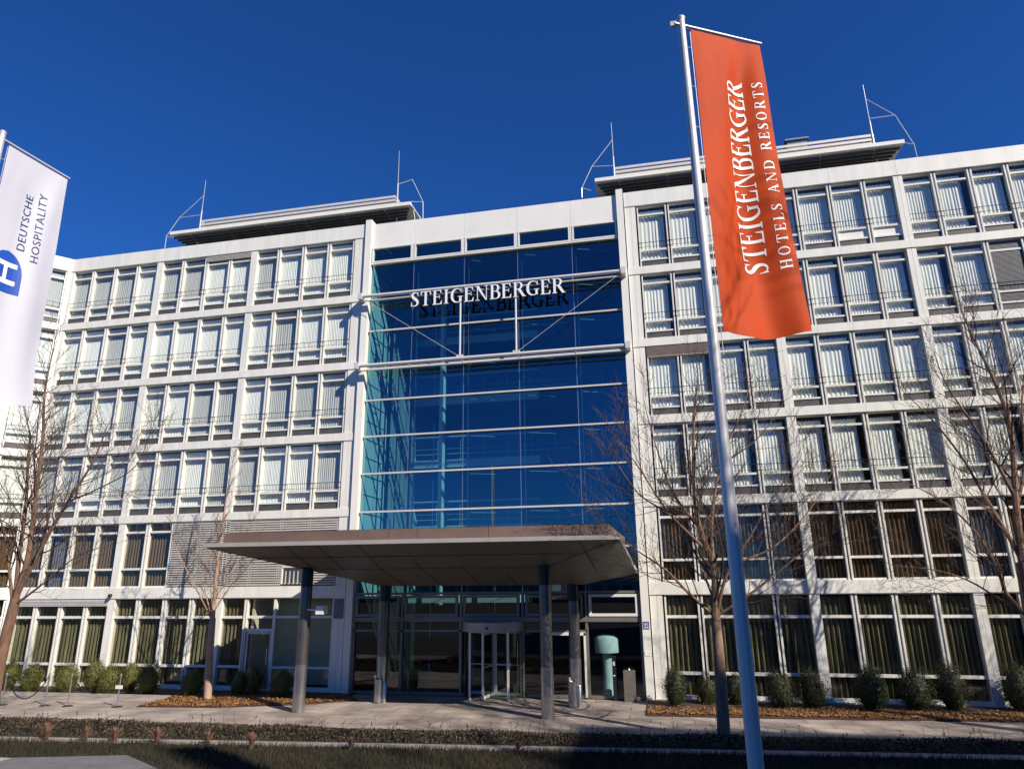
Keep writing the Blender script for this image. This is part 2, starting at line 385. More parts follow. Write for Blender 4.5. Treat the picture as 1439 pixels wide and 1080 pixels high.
cbv = curtain_mesh('curtain_blue_reflection', .2, 1.15, -.05, H1-.08, M['curtain_v'], .04, .12, .28, 47)
cg = [curtain_mesh('curtain_olive', .04+.05*(i%3), 1.1-.05*(i%2), -.0, H0-.08, M['curtain_g'], .075, .15+.02*(i%3), .30, 50+i, .3) for i in range(6)]

def window(wing, x, z, kind, cur, loc=None, rz=0, white=False, label=None, railing=True):
    o = inst('window', ME['f'+kind], wing, loc if loc is not None else (x, 0, z), rz)
    inst('glass_pane', ME['p'+kind], o)
    if cur: inst('curtain', cur, o)
    if kind == 'U':
        inst('spandrel_panel', ME['sU'], o)
        if railing: inst('guard_rail', ME['rU'], o)
        if white: inst('lower_panel', ME['wU'], o)
    if label: o['label'] = label
    return o
FZ = [('0',.08,3.313),('1',3.722,6.271),('U',6.581,9.244),('U',9.546,12.21),('U',12.511,15.174),('U',15.476,18.139)]
BANDS = [(3.313,3.722),(6.271,6.581),(9.236,9.546),(12.20,12.511),(15.166,15.476),(18.139,18.775)]

def wing_shell(w, X0, X1, pill, seams, D=9):
    for zi, (a, b) in enumerate(BANDS):
        mb = MB(); cuts = [X0]+seams+[X1]
        for p, q in zip(cuts[:-1], cuts[1:]): mb.box(p+.004, q-.004, -.03, .33, a, b)
        mb.box(X0, X1, -.012, .3, a+.01, b-.01) if False else mb.box(X0, X1, -.02, .32, a+.004, b-.004)
        mb.build('facade_band', M['panel'], w)
        # thin drip line under each band
    for k, x in enumerate(pill):
        hw = .155
        mb = MB(); mb.box(x-hw, x-.006, 0, .3, .04, 18.2); mb.box(x+.006, x+hw, 0, .3, .04, 18.2); mb.box(x-.01, x+.01, .012, .28, .04, 18.2)
        mb.build('pillar', M['panel'], w)
    sl = MB()
    for a, b in BANDS: sl.box(X0+.02, X1-.02, .33, D, b-.32, b-.05)
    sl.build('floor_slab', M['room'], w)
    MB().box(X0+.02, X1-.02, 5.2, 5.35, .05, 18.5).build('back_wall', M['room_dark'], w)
    mb = MB(); x = X0+.1
    while x < X1:
        mb.box(x-.06, x+.06, .62, 5.2, .06, 18.4); x += 4.8
    mb.build('room_partition', M['room'], w)
    MB().box(X0, X1, .1, D, 18.5, 18.72).build('roof', M['roof_metal'], w)
    mb = MB(); mb.box(X0-.0, X1, D, D+.3, 0, 18.75); mb.build('rear_wall', M['panel'], w)
    MB().box(X0, X1, -.02, .3, -.02, .08).build('base_sill', M['panel'], w)

# ---- right wing
rw = empty('hotel_wing', (0,0,0), 'six storey white hotel wing with window bays, right of the blue glass atrium', 'building', 'white hotel wings')
NR = 14
wing_shell(rw, -.46, NR*1.2+.16, [4.8,9.6,14.4], [4.8, 7.25, 9.6, 14.4])
for fi, (kd, a, b) in enumerate(FZ):
    for k in range(NR):
        c = {'U': random.choice(cr), '1': random.choice(cb), '0': random.choice(cg)}[kd]
        if kd == '1' and k in (8, 2): c = cbv  # blue-grey curtain towards the right paints a blue reflection into that window
        if fi == 4 and k == 10: c = None
        window(rw, k*1.2, a, kd, c, white=(fi == 5 and k in (6,7)))
mb = MB(); mb.box(-.45,-.23,0,.3,.04,18.14); mb.box(-.218,-.03,0,.3,.04,18.14); mb.box(-.24,-.2,.012,.28,.04,18.14); mb.build('end_panel', M['panel'], rw)
MB().box(NR*1.2+.16, NR*1.2+.4, 0, 9.2, 0, 18.76).build('end_wall', M['panel'], rw)
# closed venetian blind and half blind
mb = MB()
for k in range(52): mb.box(12.06, 13.14, .095, .135, 12.84+.045*k, 12.84+.045*k+.022)
bl = mb.build('venetian_blind', M['blind'], rw); bl['label'] = 'closed grey venetian blind'
mb = MB(); mb.box(.02, 2.42, .0, .10, 12.19-.42, 12.19-.36); mb.box(.02,2.42,.03,.1,12.19-.36,12.19-.02)
for k in range(9): mb.box(.02, 2.42, -.015, .10, 12.19-.36+.038*k, 12.19-.345+.038*k)
mb.build('blind_box', mat('brownish_blind', (.38,.30,.26), .5, .1, .1, 4), rw)
# ---- left wing
lw = empty('hotel_wing', (0,0,0), 'six storey white hotel wing with window bays, left of the blue glass atrium', 'building', 'white hotel wings')
LX = lambda k: -12.025-1.2*(12-k)
wing_shell(lw, LX(0), -11.56, [LX(4), LX(8)], [LX(4), LX(8)], 9)
for fi, (kd, a, b) in enumerate(FZ):
    for k in range(12):
        if kd == '1' and k >= 6: continue
        if kd == '0' and k >= 9: continue
        c = {'U': cv[(k*5+fi*3+k//3) % 7], '1': random.choice(cb), '0': random.choice(cg)}[kd]
        if kd == '1' and k == 1: c = cbv
        window(lw, LX(k), a, kd, c, white=(fi == 5 and k == 5))
mb = MB(); mb.box(-12.0,-11.80,0,.3,.04,18.14); mb.box(-11.79,-11.57,0,.3,.04,18.14); mb.box(-11.81,-11.78,.012,.28,.04,18.14); mb.build('end_panel', M['panel'], lw)
# ventilation louvres on the first floor
for k in range(6, 12):
    mb = MB(); x0, x1 = LX(k)+.015, LX(k+1)-.015
    z = 3.76
    while z < 6.24:
        if not (k == 10 and 3.9 < z < 4.45 and False):
            if k == 10 and z < 4.42: mb.box(x0, LX(10)+.14, -.0, .10, z, z+.056)
            else: mb.box(x0, x1, 0, .10, z, z+.052)
        z += .088
    mb.box(x0, x0+.03, .02, .14, 3.74, 6.26); mb.box(x1-.03, x1, .02, .14, 3.74, 6.26)
    mb.build('louvre_panel', M['louver'], lw)
MB().box(LX(6), LX(12), .15, .2, 3.73, 6.26).build('louvre_backing', M['grey_panel'], lw)
mb = MB(); x0, x1 = LX(10)+.16, LX(11)-.04
mb.box(x0,x0+.05,.0,.12,3.8,4.42); mb.box(x1-.05,x1,0,.12,3.8,4.42); mb.box(x0,x1,0,.13,4.40,4.46); mb.box(x0+.05,x1-.05,.10,.13,3.8,4.4)
o = mb.build('small_window', M['frame'], lw)
mb = MB()
for k in range(5): mb.tube([(x0+.12+.17*k,.05,3.82),(x0+.12+.17*k,.05,4.38)], .03, 6)
mb.build('dark_grille', M['gasket'], o)
# open office part with door, ground floor
bay = MB()
for k in (9,10,11,12):
    x = LX(k); bay.box(x-.05 if k > 9 else x+.01, x+.05, .03, .2, .08, 3.313)
for k in (9,10,11):
    bay.box(LX(k)+.05, LX(k+1)-.05, .07, .19, 2.56, 2.65); bay.box(LX(k)+.05, LX(k+1)-.05, .07, .19, 3.27, 3.31)
bay.box(LX(9)+.05, LX(10)-.05, .07, .19, 2.10, 2.18)
for k in (10,11): bay.box(LX(k)+.05, LX(k+1)-.05, .07, .19, .80, .88); bay.box(LX(k)+.05, LX(k+1)-.05, .07, .19, .08, .18)
o = bay.build('office_window', M['frame'], lw)
mb = MB()
for k in (10,11): mb.poly([(LX(k)+.05,.14,.1),(LX(k+1)-.05,.14,.1),(LX(k+1)-.05,.14,3.3),(LX(k)+.05,.14,3.3)])
mb.poly([(LX(9)+.05,.14,2.18),(LX(10)-.05,.14,2.18),(LX(10)-.05,.14,3.3),(LX(9)+.05,.14,3.3)]); mb.build('glass_pane', M['glass_low'], o)
mb = MB(); x0, x1 = LX(9)+.06, LX(10)-.06
mb.box(x0,x0+.09,.09,.17,.1,2.09); mb.box(x1-.09,x1,.09,.17,.1,2.09); mb.box(x0+.09,x1-.09,.09,.17,2.0,2.09); mb.box(x0+.09,x1-.09,.09,.17,.1,.25)
d = mb.build('side_door', M['steel'], lw); MB().poly([(x0+.09,.13,.25),(x1-.09,.13,.25),(x1-.09,.13,2.0),(x0+.09,.13,2.0)]).build('glass_pane', M['glass_low'], d)
MB().tube([(x1-.14,.04,.9),(x1-.14,.04,1.5)], .015, 6).build('handle', M['steel'], d)
MB().box(LX(9)+.1, -11.6, 1.5, 1.6, .06, 3.3).build('office_wall', M['room_light'], lw)
MB().box(LX(9)+.1, LX(9)+.2, .3, 1.5, .06, 3.3).build('office_side_wall', M['room_light'], lw)
mb = MB(); mb.box(-12.0,-11.6,-.008,.06,2.55,3.25)
for k in range(14): mb.box(-11.97,-11.63,-.02,.02,2.58+.047*k,2.605+.047*k)
mb.build('vent_grille', M['blind'], lw)
# external blind boxes
mb = MB(); mb.box(LX(0)+.2, LX(4)-.17, -.0,.12,3.05,3.30)
for k in range(4): mb.box(LX(0)+.2, LX(4)-.17,-.02,.10,3.03+.06*k,3.05+.06*k)
mb.build('blind_box', M['louver'], lw)
mb = MB()
for k in range(4): mb.box(LX(6)+.02, LX(8)-.17, -.015,.10,17.86+.06*k,17.885+.06*k)
mb.build('blind_box', M['louver'], lw)
mb = MB(); mb.lathe((LX(4)+.02,-.14,3.36), [(.02,.0),(.075,.03),(.085,.08),(.06,.14),(.02,.15)], 12); mb.build('security_camera', M['black'], lw, True)
# ---- angled end bay of the left wing
ang = atan2(.76,.65); ca, sa = cos(ang), sin(ang); LB = 1.78
ox, oy = LX(0)-ca*LB, -sa*LB
def P2(x, y): return (ox+ca*x-sa*y, oy+sa*x+ca*y)
def rbox(mb, x0, x1, y0, y1, z0, z1): mb.prism([P2(x0,y0),P2(x1,y0),P2(x1,y1),P2(x0,y1)], z0, z1)
for a, b in BANDS:
    mb = MB(); rbox(mb, -.02, LB+.02, -.03, .33, a+.002, b+.002); mb.build('facade_band', M['panel'], lw)
mb = MB(); rbox(mb, 0, .42, 0, .3, .04, 18.2); mb.build('pillar', M['panel'], lw)
mb = MB(); mb.prism([P2(LB-.17,0),(LX(0)+.0,0),(LX(0)+.15,0),(LX(0)+.15,.3),(LX(0)-.1,.35)], .04, 18.2); mb.build('corner_pillar', M['panel'], lw)
mb = MB(); rbox(mb, -.02, .3, .3, 9, 0, 18.7); mb.build('end_wall', M['panel'], lw)
mb = MB(); rbox(mb, .3, LB, 4, 4.2, 0, 18.5)
for a, b in BANDS: rbox(mb, .3, LB+1, .34, 4, b-.32, b-.05)
mb.build('corner_rooms', M['room'], lw)
for fi, (kd, a, b) in enumerate(FZ):
    p = P2(LB-1.36, 0)
    c = {'U': cv[(fi*2+1)%7], '1': cb[0], '0': cg[1]}[kd]
    window(lw, 0, a, kd, c, loc=(p[0], p[1], a), rz=ang)

# ------------------------------------------------------------ glass atrium
at = empty('glass_atrium', (0,0,0), 'tall blue glass entrance atrium between the two white wings', 'building')
CL, CR = -11.227, -.754
for x0, x1 in ((-11.50,CL),(CR,-.49)):
    MB().box(x0, x1, -.10, .35, 0, 18.93).build('pilaster', M['panel2'], at)
SX = [-9.33,-7.12,-4.868,-2.633]
cuts = [CL]+SX+[CR]
mb = MB()
for a, b in zip(cuts[:-1], cuts[1:]): mb.box(a+.012, b-.012, .02, .3, 17.62, 18.74)
mb.box(CL, CR, .03, .29, 17.63, 18.73)
mb.build('parapet', M['panel2'], at)
MB().box(CL,CR,.3,9,18.45,18.7).build('roof', M['roof_metal'], at)
for a, b in zip(cuts[:-1], cuts[1:]):      # tilting windows under the parapet
    mb = MB(); z0, z1 = 16.90, 17.61; t = .065
    mb.box(a+.045,a+.045+t,.0,.14,z0,z1); mb.box(b-.045-t,b-.045,.0,.14,z0,z1); mb.box(a+.045+t,b-.045-t,.0,.14,z0,z0+t); mb.box(a+.045+t,b-.045-t,.0,.14,z1-t,z1)
    o = mb.build('top_window', M['frame'], at)
    MB().poly([(a+.1,.08,z0+.05),(b-.1,.08,z0+.05),(b-.1,.08,z1-.05),(a+.1,.08,z1-.05)]).build('glass_pane', M['glass_blue'], o)
mb = MB()
for x in SX: mb.box(x-.03,x+.03,.02,.16,16.84,17.62)
mb.box(CL,CR,.01,.16,16.83,16.895); mb.box(CL,CR,.03,.16,17.585,17.618)
mb.build('top_frame', M['frame'], at)
rows = [16.86,15.3,13.80,12.41,10.835,9.355,7.878,6.41,4.95,3.40]
for i, (a, b) in enumerate(zip(cuts[:-1], cuts[1:])):
    for zt, zb in zip(rows[:-1], rows[1:]):
        MB().poly([(a+.008,.16,zb+.008),(b-.008,.16,zb+.008),(b-.008,.16,zt-.008),(a+.008,.16,zt-.008)]).build('glass_pane', M['glass_blue'], at)
for z in rows[1:-1]:
    if z > 15 or abs(z-12.41) < .01: continue
    MB().box(CL+.01, CR-.01, .04, .13, z-.032, z+.032).build('glazing_bar', M['steel_white'], at)
mb = MB()
for x in SX: mb.box(x-.012,x+.012,.135,.155,3.4,16.86); mb.box(x+.12,x+.135,.35,.5,3.4,16.5)
mb.build('glass_fin', M['steel'], at)
for z, r_ in ((15.19,.072),(12.17,.072)):
    mb = MB(); mb.tube([(-11.45,-.4,z),(-.60,-.4,z)], r_, 12); mb.tube([(-11.3,-.36,z-.19),(-.7,-.36,z-.19)], .035, 8)
    for x in (-11.42,-.64): mb.box(x-.09,x+.09,-.5,-.1,z-.13,z+.13)
    for x in SX: mb.tube([(x,-.4,z),(x,.13,z)], .025, 6)
    mb.box(CL,CR,.04,.14,z-.03,z+.03)
    mb.build('support_tube', M['steel_white'], at, True)
mb = MB()
for x in (-7.12,-4.868): mb.tube([(x,-.4,14.6),(x,-.4,12.1)], .04, 8); mb.box(x-.13,x+.13,-.46,-.34,12.2,12.3)
mb.tube([(-.75,-.4,15.1),(-4.8,-.4,12.28)], .009, 6); mb.tube([(-11.3,-.4,15.1),(-7.2,-.4,12.28)], .009, 6)
mb.build('tension_rods', M['steel_white'], at, True)
# interior
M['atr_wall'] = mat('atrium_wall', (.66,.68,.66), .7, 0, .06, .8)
MB().box(-11.5,-11.24,.36,9,3.3,18.4).build('side_wall', M['atr_wall'], at); MB().box(-11.5,-11.25,.36,9,0,3.295).build('side_wall', M['room_dark'], at)  # lower wall dark: canopy shade put into its colour
mb = MB()
for z in rows[:-1]: mb.box(-11.238,-11.22,.4,2.2,z-.015,z+.015); mb.box(-11.238,-11.22,.4,2.2,z-.76,z-.735)
mb.box(-11.238,-11.2,2.2,2.3,3,17)
mb.build('wall_joints', M['gasket'], at)
nn = 90; mb = MB()
for i in range(nn):
    y0, y1 = 2.35+i*.035, 2.35+(i+1)*.035; xa, xb = -11.0+.05*sin(i*1.6), -11.0+.05*sin((i+1)*1.6)
    mb.poly([(xa,y0,3.2),(xb,y1,3.2),(xb,y1,17),(xa,y0,17)])
mb.build('side_drape', mat('grey_drape', (.26,.27,.26), .8, 0, .1, 2), at)
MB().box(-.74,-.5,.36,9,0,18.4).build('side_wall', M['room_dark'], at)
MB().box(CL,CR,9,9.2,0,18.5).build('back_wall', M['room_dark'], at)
for z in (6.1,9.07,12.03,15.0):
    o = MB().box(CL+.02,CR-.02,5.0,9,z-.2,z+.08).build('gallery_floor', M['room_dark'], at)
    MB().box(-10.9,-4.9,4.93,4.99,z-.26,z+.10).build('gallery_front', M['atr_wall'], o)
    mb = MB(); mb.tube([(-10.9,4.9,z+1.15),(-4.9,4.9,z+1.15)], .045, 6); mb.tube([(-10.9,4.96,z+.6),(-2,4.96,z+.6)], .012, 5); mb.tube([(-10.9,4.9,z+.35),(-3.5,4.9,z+.35)], .02, 5)
    for k in range(9): mb.tube([(-10.8+k*1.1,4.96,z+.1),(-10.8+k*1.1,4.96,z+1.05)], .012, 5)
    mb.build('gallery_rail', M['steel_white'], o)
MB().tube([(-9.0,3.4,2.9),(-9.0,3.4,16.5)], .14, 12).build('inner_column', M['atr_wall'], at, True)
MB().box(CL,CR,.2,9,-.01,.03).build('lobby_floor', mat('lobby_floor_stone', (.08,.07,.065), .3, 0, .3, 2), at)
mb = MB(); mb.box(-9.9,-4.9,2.0,2.1,3.02,3.3); mb.build('lobby_beam', M['atr_wall'], at)
mb = MB()
for z in rows[:-1]:
    mb.tube([(-2.45,.45,z-.10),(-1.3,.9,z-.10)], .016, 6); mb.tube([(-6.9,.45,z-.10),(-6.0,.9,z-.10)], .010, 6); mb.tube([(-4.6,.45,z-.10),(-3.6,.9,z-.10)], .010, 6)
mb.build('glass_brackets', M['steel_white'], at)
# entrance front
mb = MB()
mb.box(CL,CR,.02,.22,3.37,3.45); mb.box(CL,CR,-.0,.24,2.44,2.59); mb.box(CL,-7.0,.03,.2,2.10,2.17); mb.box(-4.75,CR-1.88,.03,.2,2.10,2.17)
for x in [CL+.05]+SX+[CR-.05]: mb.box(x-.045,x+.045,.03,.21,.03,2.44); mb.box(x-.04,x+.04,.03,.21,2.59,3.37)
mb.box(CL,-7.0,.04,.2,.02,.11); mb.box(-4.75,CR,.04,.2,.02,.11)
mb.build('entrance_frame', M['door_frame'], at)
for a, b in zip(cuts[:-1], cuts[1:]):
    mb = MB(); z0, z1 = 2.62, 3.34; t = .09
    mb.box(a+.1,a+.1+t,-.01,.12,z0,z1); mb.box(b-.1-t,b-.1,-.01,.12,z0,z1); mb.box(a+.1+t,b-.1-t,-.01,.12,z0,z0+t); mb.box(a+.1+t,b-.1-t,-.01,.12,z1-t,z1)
    o = mb.build('transom_window', M['frame'] if b > -1 else M['door_frame'], at)
    MB().poly([(a+.12,.06,z0+.04),(b-.12,.06,z0+.04),(b-.12,.06,z1-.04),(a+.12,.06,z1-.04)]).build('glass_pane', M['glass_door'], o)
for a, b in ((CL,SX[0]),(SX[0],SX[1]),(SX[2],SX[3]),(SX[3],CR)):
    MB().poly([(a+.045,.12,.11),(b-.045,.12,.11),(b-.045,.12,2.43),(a+.045,.12,2.43)]).build('shop_glass', M['glass_clear'] if b > -1 else M['glass_door'], at)
mb = MB(); x0 = -4.0
mb.box(x0-.0,x0+.09,.0,.03,.05,2.08); mb.box(-2.75,-2.68,.0,.03,.05,2.08); mb.box(x0,-2.68,.0,.028,2.0,2.1)
mb.build('side_entrance_door', M['frame'], at)
# revolving door
rc = (-5.93, .25)
rv = MB(); rv.lathe((rc[0],rc[1],2.14), [(1.12,0),(1.12,.31)], 40); rvo = rv.build('revolving_door', M['lip'], at, True)
rvo['label'] = 'revolving glass entrance door'
def arc(r, a0, a1, z0, z1, m, nm, n=14):
    mb = MB()
    for i in range(n):
        t0 = radians(a0+(a1-a0)*i/n); t1 = radians(a0+(a1-a0)*(i+1)/n)
        mb.poly([(rc[0]+r*cos(t0),rc[1]+r*sin(t0),z0),(rc[0]+r*cos(t1),rc[1]+r*sin(t1),z0),(rc[0]+r*cos(t1),rc[1]+r*sin(t1),z1),(rc[0]+r*cos(t0),rc[1]+r*sin(t0),z1)])
    return mb.build(nm, m, rvo)
arc(1.08,150,232,.05,2.14,M['glass_door'],'curved_glass'); arc(1.08,-52,30,.05,2.14,M['glass_door'],'curved_glass')
for a in (150,232,-52,30):
    t = radians(a); x, y = rc[0]+1.08*cos(t), rc[1]+1.08*sin(t); MB().box(x-.035,x+.035,y-.035,y+.035,.0,2.14).build('door_post', M['frame'], rvo)
for a in (-100,-10,80,170):
    t = radians(a); dx, dy = cos(t), sin(t); mb = MB()
    def bar(r0, r1, z0, z1, w=.025):
        nx, ny = -dy*w, dx*w
        mb.prism([(rc[0]+dx*r0+nx,rc[1]+dy*r0+ny),(rc[0]+dx*r0-nx,rc[1]+dy*r0-ny),(rc[0]+dx*r1-nx,rc[1]+dy*r1-ny),(rc[0]+dx*r1+nx,rc[1]+dy*r1+ny)], z0, z1)
    bar(.03,.09,.04,2.12); bar(.96,1.04,.04,2.12); bar(.09,.96,.04,.14); bar(.09,.96,2.04,2.12); bar(.09,.96,1.0,1.04,.015)
    lf = mb.build('door_leaf', M['frame'], rvo)
    MB().poly([(rc[0]+dx*.09,rc[1]+dy*.09,.14),(rc[0]+dx*.96,rc[1]+dy*.96,.14),(rc[0]+dx*.96,rc[1]+dy*.96,2.04),(rc[0]+dx*.09,rc[1]+dy*.09,2.04)]).build('glass_pane', M['glass_door'], lf)
MB().lathe((-5.93,-.88,2.28), [(.02,-.03),(.05,-.02),(.05,.02),(.02,.03)], 10).build('door_sensor', M['black'], rvo)

# canopy
can = empty('entrance_canopy', (-7.4,-2.6,0), 'wide dark metal entrance canopy over the revolving door', 'canopy')
def cl(pts): return [(x+7.4, y+2.6, z) for x, y, z in pts]
T = [(-13.95,-5.3,4.99),(-1.08,-5.3,4.94),(-.80,-.42,4.05),(-10.9,-.42,4.36)]       # edge of the lower rim
Bf = [(-11.45,-3.35,4.25),(-3.45,-3.35,4.22),(-2.62,-1.0,3.67),(-9.75,-1.0,3.69)]   # lowest soffit plane
Bk = [(-2.4,-.42,3.72),(-10.1,-.42,3.74)]
mb = MB()
Tv = [(x,y,z-.05) for x,y,z in T]
for q in ([Tv[0],Tv[1],Bf[1],Bf[0]], [Tv[1],Tv[2],Bf[2],Bf[1]], [Tv[3],Tv[0],Bf[0],Bf[3]], [Bf[0],Bf[1],Bf[2],Bf[3]], [Bf[3],Bf[2],Bk[0],Bk[1]], [Bf[2],Tv[2],Bk[0]], [Tv[3],Bf[3],Bk[1]], [Tv[3],Bk[1],Bk[0],Tv[2]]):
    mb.poly(cl(q))
mb.build('soffit', M['soffit'], can)
mb = MB()
def seam(a, b, w=.02):
    a, b = Vector(a), Vector(b); d = (b-a).normalized(); s = d.cross(Vector((0,0,1))).normalized()*w; u = Vector((0,0,-.006))
    mb.poly(cl([(a-s+u)[:],(a+s+u)[:],(b+s+u)[:],(b-s+u)[:]]))
for x in (-12.4,-11.15,-10.1,-8.81,-7.46,-6.08,-4.83,-3.5):
    if x < -11.45: zf = (4.94-.7*(-(-13.95)+x)/2.5)
    if x >= -11.45: seam((x,-5.3,4.925),(x,-3.35,4.235)); 
    if x > -10: seam((x,-3.35,4.235),(x,-1.02,3.68))
seam((-12.7,-4.35,4.60),(-2.3,-4.35,4.565)); seam((-11.45,-3.35,4.245),(-3.45,-3.35,4.215)); seam(Tv[1],Bf[1]); seam(Tv[0],Bf[0])
seam((-2.2,-5.25,4.88),(-1.95,-3.0,4.08))
mb.build('soffit_joints', M['gasket'], can)
mb = MB(); b0 = len(mb.v)
up = [(x,y,z+.07) for x,y,z in T]
for i in range(4):
    j = (i+1)%4; mb.poly(cl([Tv[i],Tv[j],up[j],up[i]]))
mb.poly(cl(up)); mb.build('edge_trim', M['lip'], can)
F0 = [(-13.55,-4.85),(-1.42,-4.85),(-1.15,-.42),(-10.7,-.42)]
mb = MB(); b = [(*p, z) for p, z in zip(F0, (5.02,4.98,4.1,4.4))]; t = [(*p, z) for p, z in zip(F0, (5.39,5.36,5.2,5.2))]
xsplit = [(-13.55,-12.3),(-12.3,-8.0),(-8.0,-7.1),(-7.1,-4.9),(-4.9,-1.42)]
for k, (xa, xb) in enumerate(xsplit):
    za = 5.02-.04*(xa+13.55)/12.1; zb_ = 5.02-.04*(xb+13.55)/12.1
    mb.poly(cl([(xa+.008,-4.85,za),(xb-.008,-4.85,zb_),(xb-.008,-4.85,zb_+.37),(xa+.008,-4.85,za+.37)]))
mb.poly(cl([(-13.55,-4.84,5.02),(-1.42,-4.84,4.98),(-1.42,-4.84,5.34),(-13.55,-4.84,5.38)]))
for i in (1,2,3):
    j = (i+1)%4; mb.poly(cl([b[i],b[j],t[j],t[i]]))
mb.poly(cl(t)); mb.build('fascia', M['bronze'], can)
for x, y, zt in ((-11.34,-3.4,4.27),(-3.51,-3.34,4.25),(-9.62,-.95,3.72),(-2.95,-.95,3.70)):
    o = MB().tube(cl([(x,y,0),(x,y,zt)]), .185, 20).build('column', M['col'], can, True)
    MB().tube(cl([(x,y,0.0),(x,y,1.38)]), .192, 20).build('column_sleeve', M['col_base'], o, True)
    MB().tube(cl([(x,y,zt-.55),(x,y,zt-.0)]), .19, 20).build('column_collar', M['black'], o, True)
# flood light on the left front column
mb = MB(); mb.tube(cl([(-11.2,-3.5,3.02),(-10.72,-3.62,3.0)]), .03, 8); mb.box(*(v+7.4 for v in (-10.78,-10.52)), -3.78+2.6, -3.46+2.6, 2.88, 3.13)
mb.build('flood_light', M['panel'], can)

# ------------------------------------------------------------ lettering
def rib(pts, n=5):
    """centre line points (x,y,width) -> smooth strip of quads"""
    P = [Vector(p) for p in pts]; out = []
    for i in range(len(P)-1):
        p0 = P[max(i-1,0)]; p1 = P[i]; p2 = P[i+1]; p3 = P[min(i+2,len(P)-1)]
        for k in range(n):
            t = k/n; out.append(.5*((2*p1)+(p2-p0)*t+(2*p0-5*p1+4*p2-p3)*t*t+(3*p1-p0-3*p2+p3)*t**3))
    out.append(P[-1]); L = []; Rr = []
    for i, p in enumerate(out):
        a = out[max(i-1,0)]; b = out[min(i+1,len(out)-1)]; d = Vector((b.x-a.x,b.y-a.y)).normalized(); nrm = Vector((-d.y,d.x))*p.z/2
        L.append((p.x+nrm.x,p.y+nrm.y)); Rr.append((p.x-nrm.x,p.y-nrm.y))
    return [L[i:i+1]+[L[i+1]]+[Rr[i+1]]+[Rr[i]] for i in range(len(L)-1)]
def bx_(x0,x1,y0,y1):
    n = max(1,int((y1-y0)/.25)); return [[(x0,y0+(y1-y0)*i/n),(x1,y0+(y1-y0)*i/n),(x1,y0+(y1-y0)*(i+1)/n),(x0,y0+(y1-y0)*(i+1)/n)] for i in range(n)]
def stem(x, w=.155, l=.08, r=.08): return [bx_(x,x+w,0,1), bx_(x-l,x+w+r,0,.045), bx_(x-l,x+w+r,.955,1)]
UB = rib([(.24,.975,.05),(.42,.97,.055),(.55,.90,.11),(.595,.76,.155),(.54,.61,.11),(.42,.535,.055),(.24,.53,.05)])
def ell(cx, cy, rx, ry, wx, wy, n=28):
    out = []
    for i in range(n):
        a, b = 2*pi*i/n, 2*pi*(i+1)/n
        out.append([(cx+rx*cos(a),cy+ry*sin(a)),(cx+rx*cos(b),cy+ry*sin(b)),(cx+(rx-wx)*cos(b),cy+(ry-wy)*sin(b)),(cx+(rx-wx)*cos(a),cy+(ry-wy)*sin(a))])
    return out
